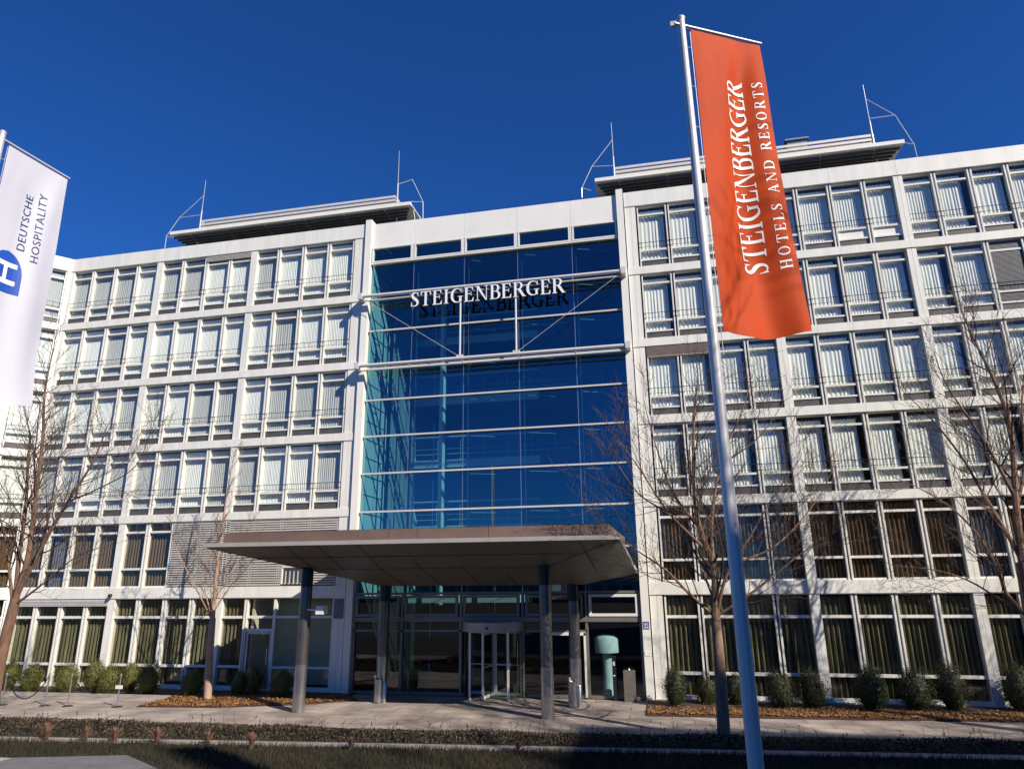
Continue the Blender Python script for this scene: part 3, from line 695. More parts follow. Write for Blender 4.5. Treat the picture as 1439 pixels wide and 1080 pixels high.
GL = {
 'I': (.42, stem(.13)),
 'T': (.78, [bx_(.31,.465,0,1), bx_(.21,.565,0,.045), bx_(.02,.755,.945,1), [[(.02,.945),(.02,.74),(.06,.74),(.13,.945)]], [[(.755,.945),(.645,.945),(.715,.74),(.755,.74)]]]),
 'E': (.70, stem(.10,.155,.08,0)+[bx_(.255,.63,.945,1), [[(.63,.945),(.53,.945),(.595,.77),(.63,.77)]], bx_(.255,.66,0,.055), [[(.66,.055),(.68,.27),(.645,.27),(.55,.055)]], bx_(.255,.50,.50,.55), bx_(.485,.52,.40,.65)]),
 'S': (.60, [rib([(.50,.82,.035),(.44,.92,.05),(.31,.965,.07),(.16,.905,.13),(.115,.77,.16),(.19,.63,.175),(.32,.52,.185),(.44,.40,.18),(.495,.26,.16),(.44,.11,.11),(.28,.035,.06),(.13,.075,.05),(.065,.21,.035)]), [[(.485,.99),(.535,.99),(.535,.70),(.50,.70)]], [[(.04,.01),(.09,.01),(.065,.33),(.035,.33)]]]),
 'G': (.86, [rib([(.735,.76,.035),(.66,.90,.05),(.47,.965,.06),(.26,.89,.12),(.14,.70,.16),(.115,.5,.17),(.145,.28,.16),(.29,.09,.11),(.49,.033,.06),(.64,.07,.07),(.70,.12,.10)]), bx_(.62,.775,.05,.42), bx_(.53,.86,.395,.44), [[(.725,.99),(.77,.99),(.775,.68),(.745,.68)]]]),
 'N': (.92, [bx_(.145,.195,0,1), bx_(.03,.31,0,.045), bx_(0,.2,.955,1), [[(.06,1),(.27,1),(.80,.02),(.72,0)],], [[(.06,1),(.72,0),(.80,.0),(.80,.02)]], bx_(.755,.805,0,1), bx_(.64,.92,.955,1)]),
 'B': (.72, stem(.10,.155,.08,0)+[UB, rib([(.24,.53,.05),(.45,.525,.055),(.60,.44,.12),(.655,.275,.165),(.60,.11,.12),(.45,.03,.055),(.24,.025,.05)])]),
 'R': (.82, stem(.10,.155,.08,.08)+[UB, [[(.33,.52),(.50,.56),(.83,.03),(.64,.03)]], bx_(.64,.88,0,.045)]),
 'H': (.88, stem(.10)+stem(.62)+[bx_(.25,.63,.485,.545)]),
 'O': (.90, [ell(.45,.5,.40,.515,.155,.05)]),
 'L': (.68, stem(.10,.155,.08,.08)+[bx_(.255,.62,0,.055), [[(.62,.055),(.65,.28),(.61,.28),(.51,.055)]]]),
 'A': (.86, [[[(.37,1),(.46,.94),(.155,.02),(.10,.02)]], [[(.36,1),(.47,1),(.80,.02),(.62,.02)]], bx_(.22,.60,.32,.375), bx_(.0,.26,0,.045), bx_(.54,.88,0,.045)]),
 'D': (.88, stem(.10,.155,.08,0)+[rib([(.24,.975,.05),(.45,.965,.06),(.65,.875,.11),(.755,.68,.16),(.775,.5,.17),(.755,.32,.16),(.65,.125,.11),(.45,.035,.06),(.24,.025,.05)])]),
}
def textquads(s, sp=.07, space=.5):
    x = 0; out = []; k = 0
    for ch in s:
        if ch == ' ': x += space; continue
        wdt, parts = GL[ch]; letter = []
        for part in parts:
            k += 1
            for q in part: letter.append(([(x+a, b) for a, b in q], k % 7))
        out.append(letter); x += wdt+sp
    return out, x-sp
# building sign
sign = empty('wall_sign', (-6.06,-.45,14.5), 'large white raised serif letters reading STEIGENBERGER in front of the blue glass', 'sign')
tq, W = textquads('STEIGENBERGER', .075)
sxx = 6.28/W; szz = .625
for letter in tq:
    mb = MB(); mf = MB()
    for q, k in letter:
        pts = [(a*sxx-3.14, b*szz) for a, b in q]
        area = sum(pts[i][0]*pts[(i+1)%4][1]-pts[(i+1)%4][0]*pts[i][1] for i in range(4))
        if area < 0: pts = pts[::-1]
        yf = -.0-.0012*k
        b = len(mb.v); mb.v += [(x,yf,z) for x,z in pts]+[(x,.09+.001*k,z) for x,z in pts]
        mf.poly([(x,yf-.004,z) for x,z in pts])
        mb.f += [(b+7,b+6,b+5,b+4)]+[(b+(i+1)%4,b+i,b+4+i,b+4+(i+1)%4) for i in range(4)]
    o = mf.build('letter', M['letter'], sign); mb.build('letter_return', M['letter_side'], o)
mb = MB(); mb.tube([(-3.2,.10,.70),(3.2,.10,.66)], .02, 6); mb.tube([(-3.2,.10,.12),(3.2,.10,.12)], .015, 6); mb.build('sign_rail', M['letter_side'], sign)

# ------------------------------------------------------------ flags
def make_flag(base, top, az, L, H, twist, drift, ph, label_pole, label_flag, kind):
    amp = 1.0 if kind == 'o' else .5
    x0, y0 = base
    fp = empty('flagpole', (x0,y0,0), label_pole, 'flagpole', 'banner flagpoles')
    o = MB().tube([(0,0,0),(0,0,3),(0,0,top+.06)], [.079,.075,.045], 24).build('pole', M['pole'], fp, True)
    mb = MB(); mb.lathe((0,0,top+.06), [(.05,0),(.055,.03),(.03,.06),(.005,.07)], 16); mb.box(-.14,-.02,-.02,.02,top-.02,top+.05); mb.build('pole_cap', M['pole'], fp, True)
    d = Vector((sin(az), cos(az), 0)); mb = MB()
    mb.tube([Vector((0,0,top-.02))-d*.1, Vector((0,0,top-.02))+d*(L+.03)], .02, 10); mb.build('cross_arm', M['pole'], fp, True)
    mb = MB(); p = Vector((0,0,0))+d*.115
    mb.tube([(p.x,p.y,top-.1),(p.x,p.y,top-H*1.08)], .004, 5)
    for k in range(7): q = d*.115; mb.tube([(d.x*.05,d.y*.05,top-.35-k*.6),(q.x,q.y,top-.35-k*.6)], .006, 5)
    mb.build('halyard', M['pole'], fp)
    nrm0 = Vector((cos(az), -sin(az), 0))
    def S(u, v, off=0):
        a = az+twist*v*v; dd = Vector((sin(a), cos(a), 0)); nn_ = Vector((cos(a), -sin(a), 0))
        wv = .10*sin(6.2*u+1.3*sin(2.0*v)+ph)*(.55+.45*v) + .06*sin(2.0*v*3+ph*2+2.2*u)*v + .026*sin(14*u+2.5*v+ph+1.5*sin(4*v))*(.4+.6*(1-v))
        wv += .04*sin(9*v+7*u+2*sin(5*u))*max(0,v-.45)*2 + .012*sin(23*v-9*u)*max(0,v-.6)*2 + .008*sin(17*u*(1+.3*v)+6*sin(3*v+u))*max(0,.35-v)*2.5
        wv *= min(1, .15+2.2*u)*min(1, .12+v*5)*amp
        w_ = 1+.05*v
        p = dd*(.13+(L-.13)*u*w_) + Vector((0,0,top-.06-H*v*(1+.012*sin(4*u)))) + nn_*(wv+off) + Vector((drift[0]*v*v*u, drift[1]*v*v*u, 0))
        return p
    nu, nv = 48, 130; mb = MB()
    for j in range(nv+1):
        for i in range(nu+1): mb.v.append(S(i/nu, j/nv)[:])
    for j in range(nv):
        for i in range(nu): a = j*(nu+1)+i; mb.f.append((a,a+nu+1,a+nu+2,a+1))
    fl = mb.mesh('banner', M['orange'] if kind == 'o' else M['flagwhite'], False); fl.polygons.foreach_set('use_smooth', [True]*len(fl.polygons))
    fo = inst('banner_flag', fl); fo.location = (x0,y0,0); tag(fo, label_flag, 'flag', 'tall banner flags')
    return S, fo
# right, orange
SR, fo = make_flag((.665,-17.0), 10.78, radians(62), 1.17, 4.19, radians(1), (-.03,.0), .4,
    'tall aluminium flagpole on the right carrying the orange banner', 'tall orange banner flag with white serif lettering', 'o')
def print_text(S, fo, s, sp, space, u0, u1, v0, v1, m, sgn, name):
    """text runs upwards: text x -> v from v1 up to v0, text y -> u from u1 down to u0"""
    tq, W = textquads(s, sp, space); mb = MB()
    for letter in tq:
        for q, k in letter:
            # subdivide each quad
            A, B, C_, D = [Vector(p) for p in q]; nn_ = 3
            for i in range(nn_):
                for j in range(nn_):
                    pp = []
                    for a, b in ((i,j),(i+1,j),(i+1,j+1),(i,j+1)):
                        s_, t_ = a/nn_, b/nn_; P = (A*(1-s_)+B*s_)*(1-t_)+(D*(1-s_)+C_*s_)*t_
                        pp.append(S(u1-(u1-u0)*P.y, v1-(v1-v0)*P.x/W, sgn*(.004+.0006*k))[:])
                    mb.poly(pp)
    return mb.build(name, m, fo)
print_text(SR, fo, 'STEIGENBERGER', .07, .5, .43, .70, .15, .80, M['whiteprint'], 1, 'printed_name')
print_text(SR, fo, 'HOTELS AND RESORTS', .30, .75, .80, .925, .15, .80, M['whiteprint'], 1, 'printed_line')
# left, white
SL, fl2 = make_flag((-9.96,-17.0), 10.78, radians(6), 1.17, 4.15, radians(2), (.06,.0), 2.0,
    'aluminium flagpole at the left edge carrying the white banner', 'tall white banner flag with blue lettering and round blue emblem', 'w')
def font_quads(s, size=1.0):
    cu = bpy.data.curves.new('txt', 'FONT'); cu.body = s; cu.size = 1; cu.resolution_u = 3; cu.offset = .004; cu.space_character = 1.12
    ob = bpy.data.objects.new('txt', cu); COL.objects.link(ob); bpy.context.view_layer.update()
    me = bpy.data.meshes.new_from_object(ob.evaluated_get(bpy.context.evaluated_depsgraph_get()))
    vs = [v.co.copy() for v in me.vertices]; fs = [tuple(p.vertices) for p in me.polygons]
    bpy.data.objects.remove(ob); bpy.data.curves.remove(cu)
    xs_ = [v.x for v in vs]; ys_ = [v.y for v in vs]
    x0, x1, y0, y1 = min(xs_), max(xs_), min(ys_), max(ys_)
    return [((v.x-x0)/(x1-x0), (v.y-y0)/(y1-y0)) for v in vs], fs
def print_font(S, fo, s, u0, u1, v0, v1, m, name):
    vs, fs = font_quads(s); mb = MB()
    mb.v = [S(u1-(u1-u0)*y, v1-(v1-v0)*x, .005)[:] for x, y in vs]; mb.f = fs
    return mb.build(name, m, fo)
print_font(SL, fl2, 'DEUTSCHE', .42, .53, .15, .39, M['navy'], 'printed_line')
print_font(SL, fl2, 'HOSPITALITY', .61, .72, .12, .425, M['navy'], 'printed_line')
mb = MB()           # emblem: blue D-shaped field, v grows downwards
def E(tx, ty, off): return SL(.55-.46*ty, .575-.165*tx, off)[:]
N = 24; outl = []
for i in range(N):
    t0 = i/N; t1 = (i+1)/N
    f_ = lambda t: .5+.5*sqrt(max(0,1-(max(0,t-.42)/.58)**2))
    y0a, y0b = 1-f_(t0), f_(t0); y1a, y1b = 1-f_(t1), f_(t1)
    for j in range(8):
        a0 = y0a+(y0b-y0a)*j/8; b0 = y0a+(y0b-y0a)*(j+1)/8; a1 = y1a+(y1b-y1a)*j/8; b1 = y1a+(y1b-y1a)*(j+1)/8
        mb.poly([E(t0,a0,.005),E(t1,a1,.005),E(t1,b1,.005),E(t0,b0,.005)])
o = mb.build('emblem', M['blueprint'], fl2)
mb = MB()
for (xa, xb, ya, yb) in ((.20,.31,.16,.84),(.62,.73,.16,.84),(.31,.62,.44,.56)):
    for i in range(4):
        for j in range(6):
            p = lambda i, j: E(xa+(xb-xa)*i/4, ya+(yb-ya)*j/6, .009)
            mb.poly([p(i,j),p(i+1,j),p(i+1,j+1),p(i,j+1)])
mb.build('emblem_letter', M['whiteprint'], o)

# ------------------------------------------------------------ rooftop plant rooms
def penthouse(X0, X1, XR0, XR1, zl, zr, label):
    e = empty('roof_plant_room', (0,0,0), label, 'plant room', 'louvred plant rooms on the roof')
    mb = MB(); n = 16
    def zf(x): return zl+(zr-zl)*(x-X0)/(X1-X0)
    zm = (zl+zr)/2
    MB().box(X0, X1, .95, 1.1, zm-.06, zm+.10).build('eave_edge', M['panel2'], e)
    MB().box(X0, X1, 1.1, 6.5, zm-.0, zm+.06).build('eave_top', M['panel2'], e)
    mb = MB()
    for k in range(9):
        y = 1.14+.16*k; z = zm-.09-.055*k; mb.box(X0+.10+.10*k, X1-.10-.10*k, y, y+.045, z-.11, z+.0)
    mb.build('eave_slats', M['dark_slat'], e)
    mb = MB()
    x = X0+1.0
    while x < X1-.3:
        for k in range(8): mb.box(x+.02*k, x+.05+.02*k, 1.10+.16*k, 1.15+.16*k, zm-.13-.055*k, zm-.03-.055*k)
        x += 2.0
    mb.build('eave_brackets', M['louver'], e)
    MB().box(X0+1.0, X1-1.0, 2.55, 6.4, 18.6, zm).build('core_wall', M['dark_slat'], e)
    for k in range(4):
        z = zm+.20+.19*k; mb = MB(); mb.box(XR0, XR1, 1.5-.0, 1.54, z, z+.11); mb.box(XR0,XR0+.04,1.54,6,z,z+.11); mb.box(XR1-.04,XR1,1.54,6,z,z+.11)
        mb.build('screen_slat', M['louver'], e)
    MB().box(XR0+.1, XR1-.1, 1.75, 6.2, zm+.06, zm+.75).build('upper_core', M['dark_slat'], e)
    return e
pl = penthouse(-22.19,-9.9,-21.06,-10.85,20.2,20.12,'long louvred plant room with wide eaves on the roof of the left wing')
pr_ = penthouse(-1.62,10.48,-.77,9.64,20.08,20.2,'long louvred plant room with wide eaves on the roof of the right wing')
mb = MB(); mb.box(6.5,7.3,2.2,3.0,20.9,21.65); mb.box(6.42,7.38,2.12,3.08,21.65,21.72); mb.build('vent_box', M['roof_metal'], pr_)
def rod(X, base, top_z, pts, label):
    e = empty('lightning_rod', (X,1.5,18.7), label, 'lightning rod', 'lightning rods on the roof')
    h = top_z-18.7
    MB().tube([(0,0,0),(base[0]*0,0,h*.62),(0,0,h*.63),(0,0,h)], [.035,.03,.014,.008], 8).build('mast', M['steel_white'], e, True)
    mb = MB()
    for a, b in pts: mb.tube([(a[0]-X,0,a[1]-18.7),(b[0]-X,0,b[1]-18.7)], .016, 6)
    mb.build('stay_frame', M['steel_white'], e)
rod(-21.02,(0,0),23.3,[((-21.05,22.4),(-22.25,21.34)),((-22.25,21.34),(-22.84,20.4)),((-22.84,20.4),(-22.84,18.8)),((-22.25,21.34),(-21.02,21.34)),((-22.84,20.35),(-22.3,20.25))],'lightning rod at the left end of the left wing roof')
rod(-10.75,(0,0),23.4,[((-10.73,21.6),(-10.05,21.75)),((-10.05,21.75),(-9.5,20.5)),((-9.5,20.5),(-9.46,18.9)),((-9.5,20.5),(-10.1,20.6)),((-9.95,20.2),(-9.75,18.9))],'lightning rod at the right end of the left wing roof')
rod(-.80,(0,0),23.3,[((-.8,22.4),(-1.75,21.2)),((-1.75,21.2),(-2.23,20.2)),((-2.23,20.2),(-2.25,18.9)),((-1.75,21.2),(-.8,21.1)),((-2.23,20.2),(-1.8,20.0))],'lightning rod above the right edge of the glass atrium')
rod(9.58,(0,0),23.4,[((9.58,22.7),(10.55,21.75)),((10.55,21.75),(11.02,20.3)),((11.02,20.3),(11.05,18.9)),((10.55,21.75),(9.58,21.75)),((11.02,20.3),(10.5,20.5))],'lightning rod at the far right end of the right wing roof')

# ------------------------------------------------------------ trees
def smooth(pts, n=4):
    P = [Vector(p) for p in pts]; out = []
    for i in range(len(P)-1):
        p0 = P[max(i-1,0)]; p1 = P[i]; p2 = P[i+1]; p3 = P[min(i+2,len(P)-1)]
        for k in range(n):
            t = k/n; out.append(.5*((2*p1)+(p2-p0)*t+(2*p0-5*p1+4*p2-p3)*t*t+(3*p1-p0-3*p2+p3)*t**3))
    out.append(P[-1]); return out
def twigs(mb, rnd, p, d, L, r, lvl, upw):
    n = 4 if lvl < 3 else 3; pts = [p.copy()]; dd = d.copy()
    for i in range(n):
        dd = (dd+Vector((rnd.uniform(-.22,.22), rnd.uniform(-.22,.22), rnd.uniform(-.08,.2)+upw*.12))).normalized()
        pts.append(pts[-1]+dd*L/n)
    rr = [r*(1-.72*i/n) for i in range(n+1)]
    mb.tube(pts, rr, 5 if lvl < 2 else 3, False)
    if lvl >= 4: return
    nc = {1:8, 2:5, 3:4}[lvl]
    if lvl == 3 and rnd.random() < .25: nc = 2
    for c in range(nc):
        t = (c+rnd.uniform(.3,1))/nc; t = .18+.82*t; i = min(int(t*n), n-1); f = t*n-i
        q = pts[i].lerp(pts[min(i+1,n)], min(1,f)); base = (pts[i+1]-pts[i]).normalized()
        side = base.cross(Vector((rnd.uniform(-1,1), rnd.uniform(-1,1), rnd.uniform(-.4,.4)))).normalized()
        a = radians(rnd.uniform(28,58)); nd = (base*cos(a)+side*sin(a)).normalized(); nd.z += .12*upw; nd.normalize()
        twigs(mb, rnd, q, nd, L*rnd.uniform(.42,.68)*(1.0 if lvl < 3 else .8), max(.006, r*(1-.6*t)*.55), lvl+1, upw)
def tree(base, trunk, limbs, seed, label, rt, mat_t, dens=1.0, upw=.8, scale=1.0, lead_r=.09, blen=1.9, group='bare street trees in front of the hotel'):
    rnd = random.Random(seed); B = Vector(base); e = empty('bare_tree', base, label, 'tree', group)
    tr = MB(); sub = lambda P: [Vector(p)-B for p in P]
    T_ = smooth(sub(trunk), 4); n = len(T_)
    tr.tube([T_[0]-Vector((0,0,.05))]+T_, [rt*1.25]+[rt*(1.12-.3*i/(n-1)) for i in range(n)], 12)
    cr_ = MB()
    for li, (P, r0) in enumerate(limbs):
        S_ = smooth(sub(P), 4); n = len(S_); r0 *= .82; rr = [r0*(1-.82*(i/(n-1))**.9) for i in range(n)]
        tr.tube(S_, rr, 8, False)
        Lt = sum((S_[i+1]-S_[i]).length for i in range(n-1)); nb = int(Lt*6.2*dens)
        for k in range(nb):
            t = .14+.86*(k+rnd.random())/nb; i = min(int(t*(n-1)), n-2); q = S_[i].lerp(S_[i+1], t*(n-1)-i); base_ = (S_[i+1]-S_[i]).normalized()
            side = base_.cross(Vector((rnd.uniform(-1,1), rnd.uniform(-1,1), rnd.uniform(-.3,.3)))).normalized()
            a = radians(rnd.uniform(32,62)); nd = (base_*cos(a)+side*sin(a)).normalized()
            twigs(cr_, rnd, q, nd, blen*rnd.uniform(.55,1.3)*(1-.45*t)*scale, max(.006, rr[i]*.45), 2, upw)
        # tip continues
        twigs(cr_, rnd, S_[-1], (S_[-1]-S_[-2]).normalized(), .9*scale, max(.006, rr[-1]*.8), 2, upw)
    tr.build('trunk', mat_t, e, True); cr_.build('crown', M['twig'], e)
    return e
tree((-19.95,-6,0), [(-19.95,-6,0),(-19.97,-6,1.62),(-19.83,-6,3.48)],
  [([(-19.83,-6.0,3.48),(-19.59,-6.05,4.77),(-19.66,-6.1,6.56),(-19.74,-6.15,8.42),(-19.97,-6.2,10.14),(-19.89,-6.25,11.64)],.12),
   ([(-19.83,-6.0,3.48),(-20.12,-5.88,4.79),(-20.34,-5.76,6.27),(-20.76,-5.64,8.09),(-21.0,-5.52,8.86),(-21.62,-5.4,9.89)],.10),
   ([(-19.8,-6.0,3.59),(-19.02,-6.15,5.08),(-18.21,-6.3,6.38),(-17.38,-6.45,7.56),(-16.92,-6.6,8.65)],.10),
   ([(-19.83,-6.0,3.27),(-18.81,-6.1,3.9),(-17.59,-6.2,4.73),(-16.28,-6.3,5.02)],.05),
   ([(-19.89,-6.0,3.27),(-20.46,-5.9,4.57),(-21.0,-5.8,5.6),(-22.0,-5.7,6.92)],.07),
   ([(-18.51,-6.0,6.42),(-17.25,-6.15,6.8),(-15.93,-6.3,7.4),(-15.36,-6.45,8.59)],.04),
   ([(-19.66,-6.1,6.56),(-19.1,-6.9,7.6),(-18.5,-7.6,8.9)],.05),([(-20.34,-5.76,6.27),(-20.9,-5.0,7.4),(-21.3,-4.4,8.6)],.05)],
  11, 'large bare tree with several thick orange brown stems at the left edge',   .17, M['bark2'], .62)
tree((-15.62,-1.8,0), [(-15.62,-1.8,0),(-15.71,-1.8,1.2),(-15.75,-1.8,2.67)],
  [([(-15.75,-1.8,2.67),(-15.79,-1.8,4.33),(-15.75,-1.8,5.72),(-15.71,-1.8,6.89),(-15.6,-1.8,8.3)],.095),
   ([(-15.8,-1.8,2.62),(-16.15,-1.9,3.23),(-16.89,-2.0,4.34),(-17.45,-2.1,5.23),(-17.63,-2.2,6.0)],.036),
   ([(-15.75,-1.8,2.86),(-15.12,-1.95,3.71),(-14.45,-2.1,4.31),(-13.95,-2.25,5.03)],.03),
   ([(-15.79,-1.8,2.71),(-16.29,-1.65,3.59),(-16.68,-1.5,4.6),(-17.0,-1.35,5.6)],.032),
   ([(-15.75,-1.8,2.75),(-15.5,-2.5,3.9),(-15.2,-3.0,5.4)],.03),([(-15.78,-1.8,3.3),(-15.5,-1.2,4.4),(-15.2,-.8,5.9)],.04)],
  12, 'small pale barked bare tree in the leaf bed left of the canopy', .125, M['birch'], .5, .8, .62, blen=1.5)
ct = tree((1.2,-5.43,0), [(1.2,-5.43,0),(1.25,-5.43,1.62),(1.26,-5.43,2.87)],
  [([(1.26,-5.43,2.87),(1.32,-5.43,4.05),(1.05,-5.43,5.15),(1.0,-5.43,6.1),(1.13,-5.43,7.87),(1.35,-5.43,9.2)],.13),
   ([(1.23,-5.43,2.9),(0.67,-5.33,3.43),(0.08,-5.23,4.07),(-0.73,-5.13,4.65),(-1.49,-5.03,5.25)],.06),
   ([(1.31,-5.43,2.95),(1.59,-5.63,3.87),(2.18,-5.83,4.74),(2.88,-6.03,5.78),(3.55,-6.23,6.64)],.065),
   ([(1.32,-5.43,4.05),(1.38,-5.23,5.16),(1.58,-5.03,6.13),(2.0,-4.83,7.34),(2.6,-4.63,8.5),(2.9,-4.43,9.3)],.07),
   ([(1.05,-5.43,5.15),(0.42,-5.33,6.14),(0.04,-5.23,7.57),(-0.17,-5.13,8.7)],.055),
   ([(1.3,-5.43,2.9),(2.26,-5.53,3.51),(3.19,-5.63,4.2),(4.1,-5.73,4.85)],.05),
   ([(1.13,-5.43,4.6),(0.28,-5.53,5.54),(-0.4,-5.63,6.72),(-.9,-5.73,7.5)],.05),
   ([(.28,-5.53,5.54),(-.5,-5.4,6.1),(-1.1,-5.3,7.1)],.035),([(2.0,-4.83,7.0),(2.9,-4.9,7.6),(3.7,-5.0,8.6)],.035),([(1.8,-5.6,4.2),(2.9,-5.3,4.6),(4.0,-5.0,5.6),(4.7,-4.9,6.6)],.045),([(1.26,-5.43,3.3),(1.0,-4.5,4.4),(.8,-3.8,5.8)],.05),([(1.26,-5.43,3.2),(1.5,-6.3,4.3),(1.3,-7.0,5.6)],.05)],
  13, 'bare tree with reddish trunk just left of the large flagpole', .145, M['bark'], .66, blen=1.75)
tree((9.3,-3.5,0), [(9.28,-3.5,0),(9.33,-3.5,2.18),(9.41,-3.5,4.14)],
  [([(9.41,-3.5,4.14),(9.57,-3.5,5.82),(9.83,-3.5,7.79),(9.66,-3.5,9.26),(9.4,-3.5,10.37),(9.25,-3.5,11.2)],.13),
   ([(9.31,-3.5,2.74),(8.84,-3.6,3.33),(8.71,-3.7,3.87),(8.42,-3.8,4.7),(7.91,-3.9,5.46),(7.19,-4.0,6.05),(6.42,-4.1,6.45)],.07),
   ([(9.41,-3.5,4.14),(9.17,-3.4,5.08),(8.87,-3.3,6.07),(8.56,-3.2,7.1),(8.04,-3.1,8.2),(7.61,-3.0,8.89)],.08),
   ([(9.57,-3.5,5.82),(9.19,-3.6,7.0),(8.85,-3.7,7.81),(8.31,-3.8,9.06),(8.12,-3.9,10.0)],.07),
   ([(9.49,-3.5,5.44),(10.03,-3.4,6.8),(10.37,-3.3,8.64),(10.96,-3.2,10.4)],.07),
   ([(9.31,-3.5,2.74),(8.78,-3.45,3.15),(8.05,-3.4,3.7),(7.24,-3.35,3.99),(6.4,-3.3,4.1)],.045),
   ([(9.35,-3.5,3.2),(10.1,-3.6,4.3),(11.0,-3.7,5.3),(11.8,-3.8,6.6)],.07)],
  14, 'dark bare tree reaching in from the right edge', .20, M['bark'], .62)
for i, (x, y, rz, lb) in enumerate([(10.2,-12.5,1.0,'bare street tree out of view to the right of the camera, nearer one'),(17.5,-14.0,2.2,'bare street tree out of view to the right of the camera, farther one'),(15.5,-6.2,4.0,'bare tree beyond the right edge beside the right wing'),(13.5,-21.5,5.1,'bare street tree behind the camera on the right'),(13.0,-18.2,.7,'tall unseen bare tree added beyond the right edge for its shadow'),(8.8,-22.6,3.0,'tall unseen bare tree added beside the camera for its shadow')]):
    c = copytree(ct); c.location = (x,y,0); c.rotation_euler = (0,0,rz); c['label'] = lb
    if i > 3: c.scale = (1.75 if i == 4 else 1.42,)*3  # two unseen copies, added and enlarged to throw shadow streaks on the foreground

# ------------------------------------------------------------ clipped shrubs
def shrub_mesh(seed, w, h, m, n=2600):
    rnd = random.Random(seed); mb = MB()
    for _ in range(n):
        th = rnd.uniform(0,2*pi); v = rnd.random(); ph_ = math.acos(1-2*v*.88); bump = 1+.09*sin(3*th+seed)+.08*sin(5*ph_+2*th+seed*2)
        r = (rnd.random()**.3)*bump*(1+.10*sin(7*th+3*ph_+seed*5))+rnd.choice((0,0,0,.1,.22))*rnd.random()
        x = r*sin(ph_)*cos(th)*w/2*(1-.12*cos(ph_)); y = r*sin(ph_)*sin(th)*w/2; z = h*.46+r*cos(ph_)*h*.54
        nrm = Vector((x,y,(z-h*.5)*.6)).normalized(); a = Vector((rnd.uniform(-1,1),rnd.uniform(-1,1),rnd.uniform(-1,1))); t = nrm.cross(a).normalized(); b = nrm.cross(t)
        t = (t+nrm*rnd.uniform(-.2,.9)).normalized(); s = rnd.uniform(.014,.032); p = Vector((x,y,z))
        mb.poly([p-t*s, p+b*s*.5, p+t*s, p-b*s*.5])
    inner = mb
    k = 10
    mb.lathe((0,0,0), [(w*.2,.0),(w*.34,h*.2),(w*.35,h*.45),(w*.26,h*.7),(w*.05,h*.85)], 12)
    return mb.mesh('shrub', m)
bl_ = [(-24.8,-1.0,.57,1.05),(-23.6,-1.25,.8,1.0),(-22.05,-1.15,.95,1.05),(-21.1,-.85,.78,1.15),(-20.25,-1.15,.82,1.0),(-19.75,-.6,.72,1.0),(-18.57,-1.1,.85,1.08),(-16.7,-1.2,.75,.88),(-15.1,-.85,.5,.8),(-14.6,-.7,.6,.95),(-13.35,-1.05,.78,.88),
       (.13,-.95,.72,1.18),(1.1,-.5,.62,.8),(2.0,-.45,.7,.9),(3.35,-.85,.9,1.1),(4.3,-.7,.85,1.1),(5.9,-.75,.95,1.25),(7.2,-.7,1.0,1.2),(8.15,-.6,.85,1.35),(9.95,-.5,.85,1.3),(11.3,-.7,.9,1.2)]
names = ['small shrub at the far left edge of the bed','dark round shrub behind the leftmost rope post','wide shrub between the second and third rope posts','tall ragged shrub behind the hanging rope','olive shrub in front, below the hanging rope','shrub right behind the last rope post','round full shrub left of the small pale tree, largest of its row','narrow shrub crossed by the trunk shadow, left of the pale trunk','small dark shrub in shade right of the pale trunk','shaded shrub by the side door','rounded light green shrub beside the canopy column',
         'pointed shrub at the left end of the right bed beside the entrance wall','small dark shrub left of the bare tree trunk','small dark shrub right of the bare tree trunk, beside the flagpole','wide dark shrub right of the flagpole','shrub against the first thick pillar right of the flagpole','ragged dark shrub midway along the right bed','broad dark shrub with tipped top, touching a taller one','tallest egg shaped shrub in the right bed','bushy shrub in front of the last thick pillar','shrub at the right edge of the bed']
for i, ((x, y, w_, h_), nm) in enumerate(zip(bl_, names)):
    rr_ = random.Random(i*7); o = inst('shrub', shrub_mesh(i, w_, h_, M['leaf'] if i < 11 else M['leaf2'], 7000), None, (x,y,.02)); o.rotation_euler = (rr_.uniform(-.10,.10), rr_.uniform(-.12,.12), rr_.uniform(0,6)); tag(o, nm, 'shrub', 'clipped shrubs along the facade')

# ------------------------------------------------------------ rope barrier
posts = [(-22.1,-3.67,.06,'rope barrier post at the far left edge'),(-20.5,-3.55,-.10,'rope barrier post second from left, standing alone before dark shrub'),(-19.6,-3.55,0.0,'rope barrier post holding the left end of the hanging rope'),(-17.8,-3.44,-.10,'rope barrier post holding the right end of the hanging rope, with small white notice')]
for x, y, tl_, lb in posts:
    e = empty('barrier_post', (x,y,0), lb, 'barrier post', 'chrome rope barrier posts')
    MB().lathe((0,0,0), [(.17,0),(.17,.012),(.05,.03),(.03,.045)], 20).build('base', M['black'], e, True)
    MB().lathe((tl_*0,0,0), [(.024,.03),(.024,.9),(.035,.905),(.035,.93),(.02,.94),(.038,.965),(.034,.995),(.01,1.01)], 14).build('post', M['steel'], e, True)
    if 'notice' in lb: MB().box(-.13,.13,-.04,-.02,.55,.66).build('notice', M['panel'], e)
def rope(a, b, sag, lb):
    pts = [(a[0]+(b[0]-a[0])*t/14, a[1]+(b[1]-a[1])*t/14, .92-4*sag*(t/14)*(1-t/14)) for t in range(15)]
    tag(MB().tube(pts, .018, 8).build('barrier_rope', M['rope'], None, True), lb, 'rope', 'black barrier ropes')
rope(posts[2], posts[3], .52, 'black rope hanging between the two right barrier posts')
rope(posts[0], posts[1], .72, 'black rope hanging low between the two left barrier posts')

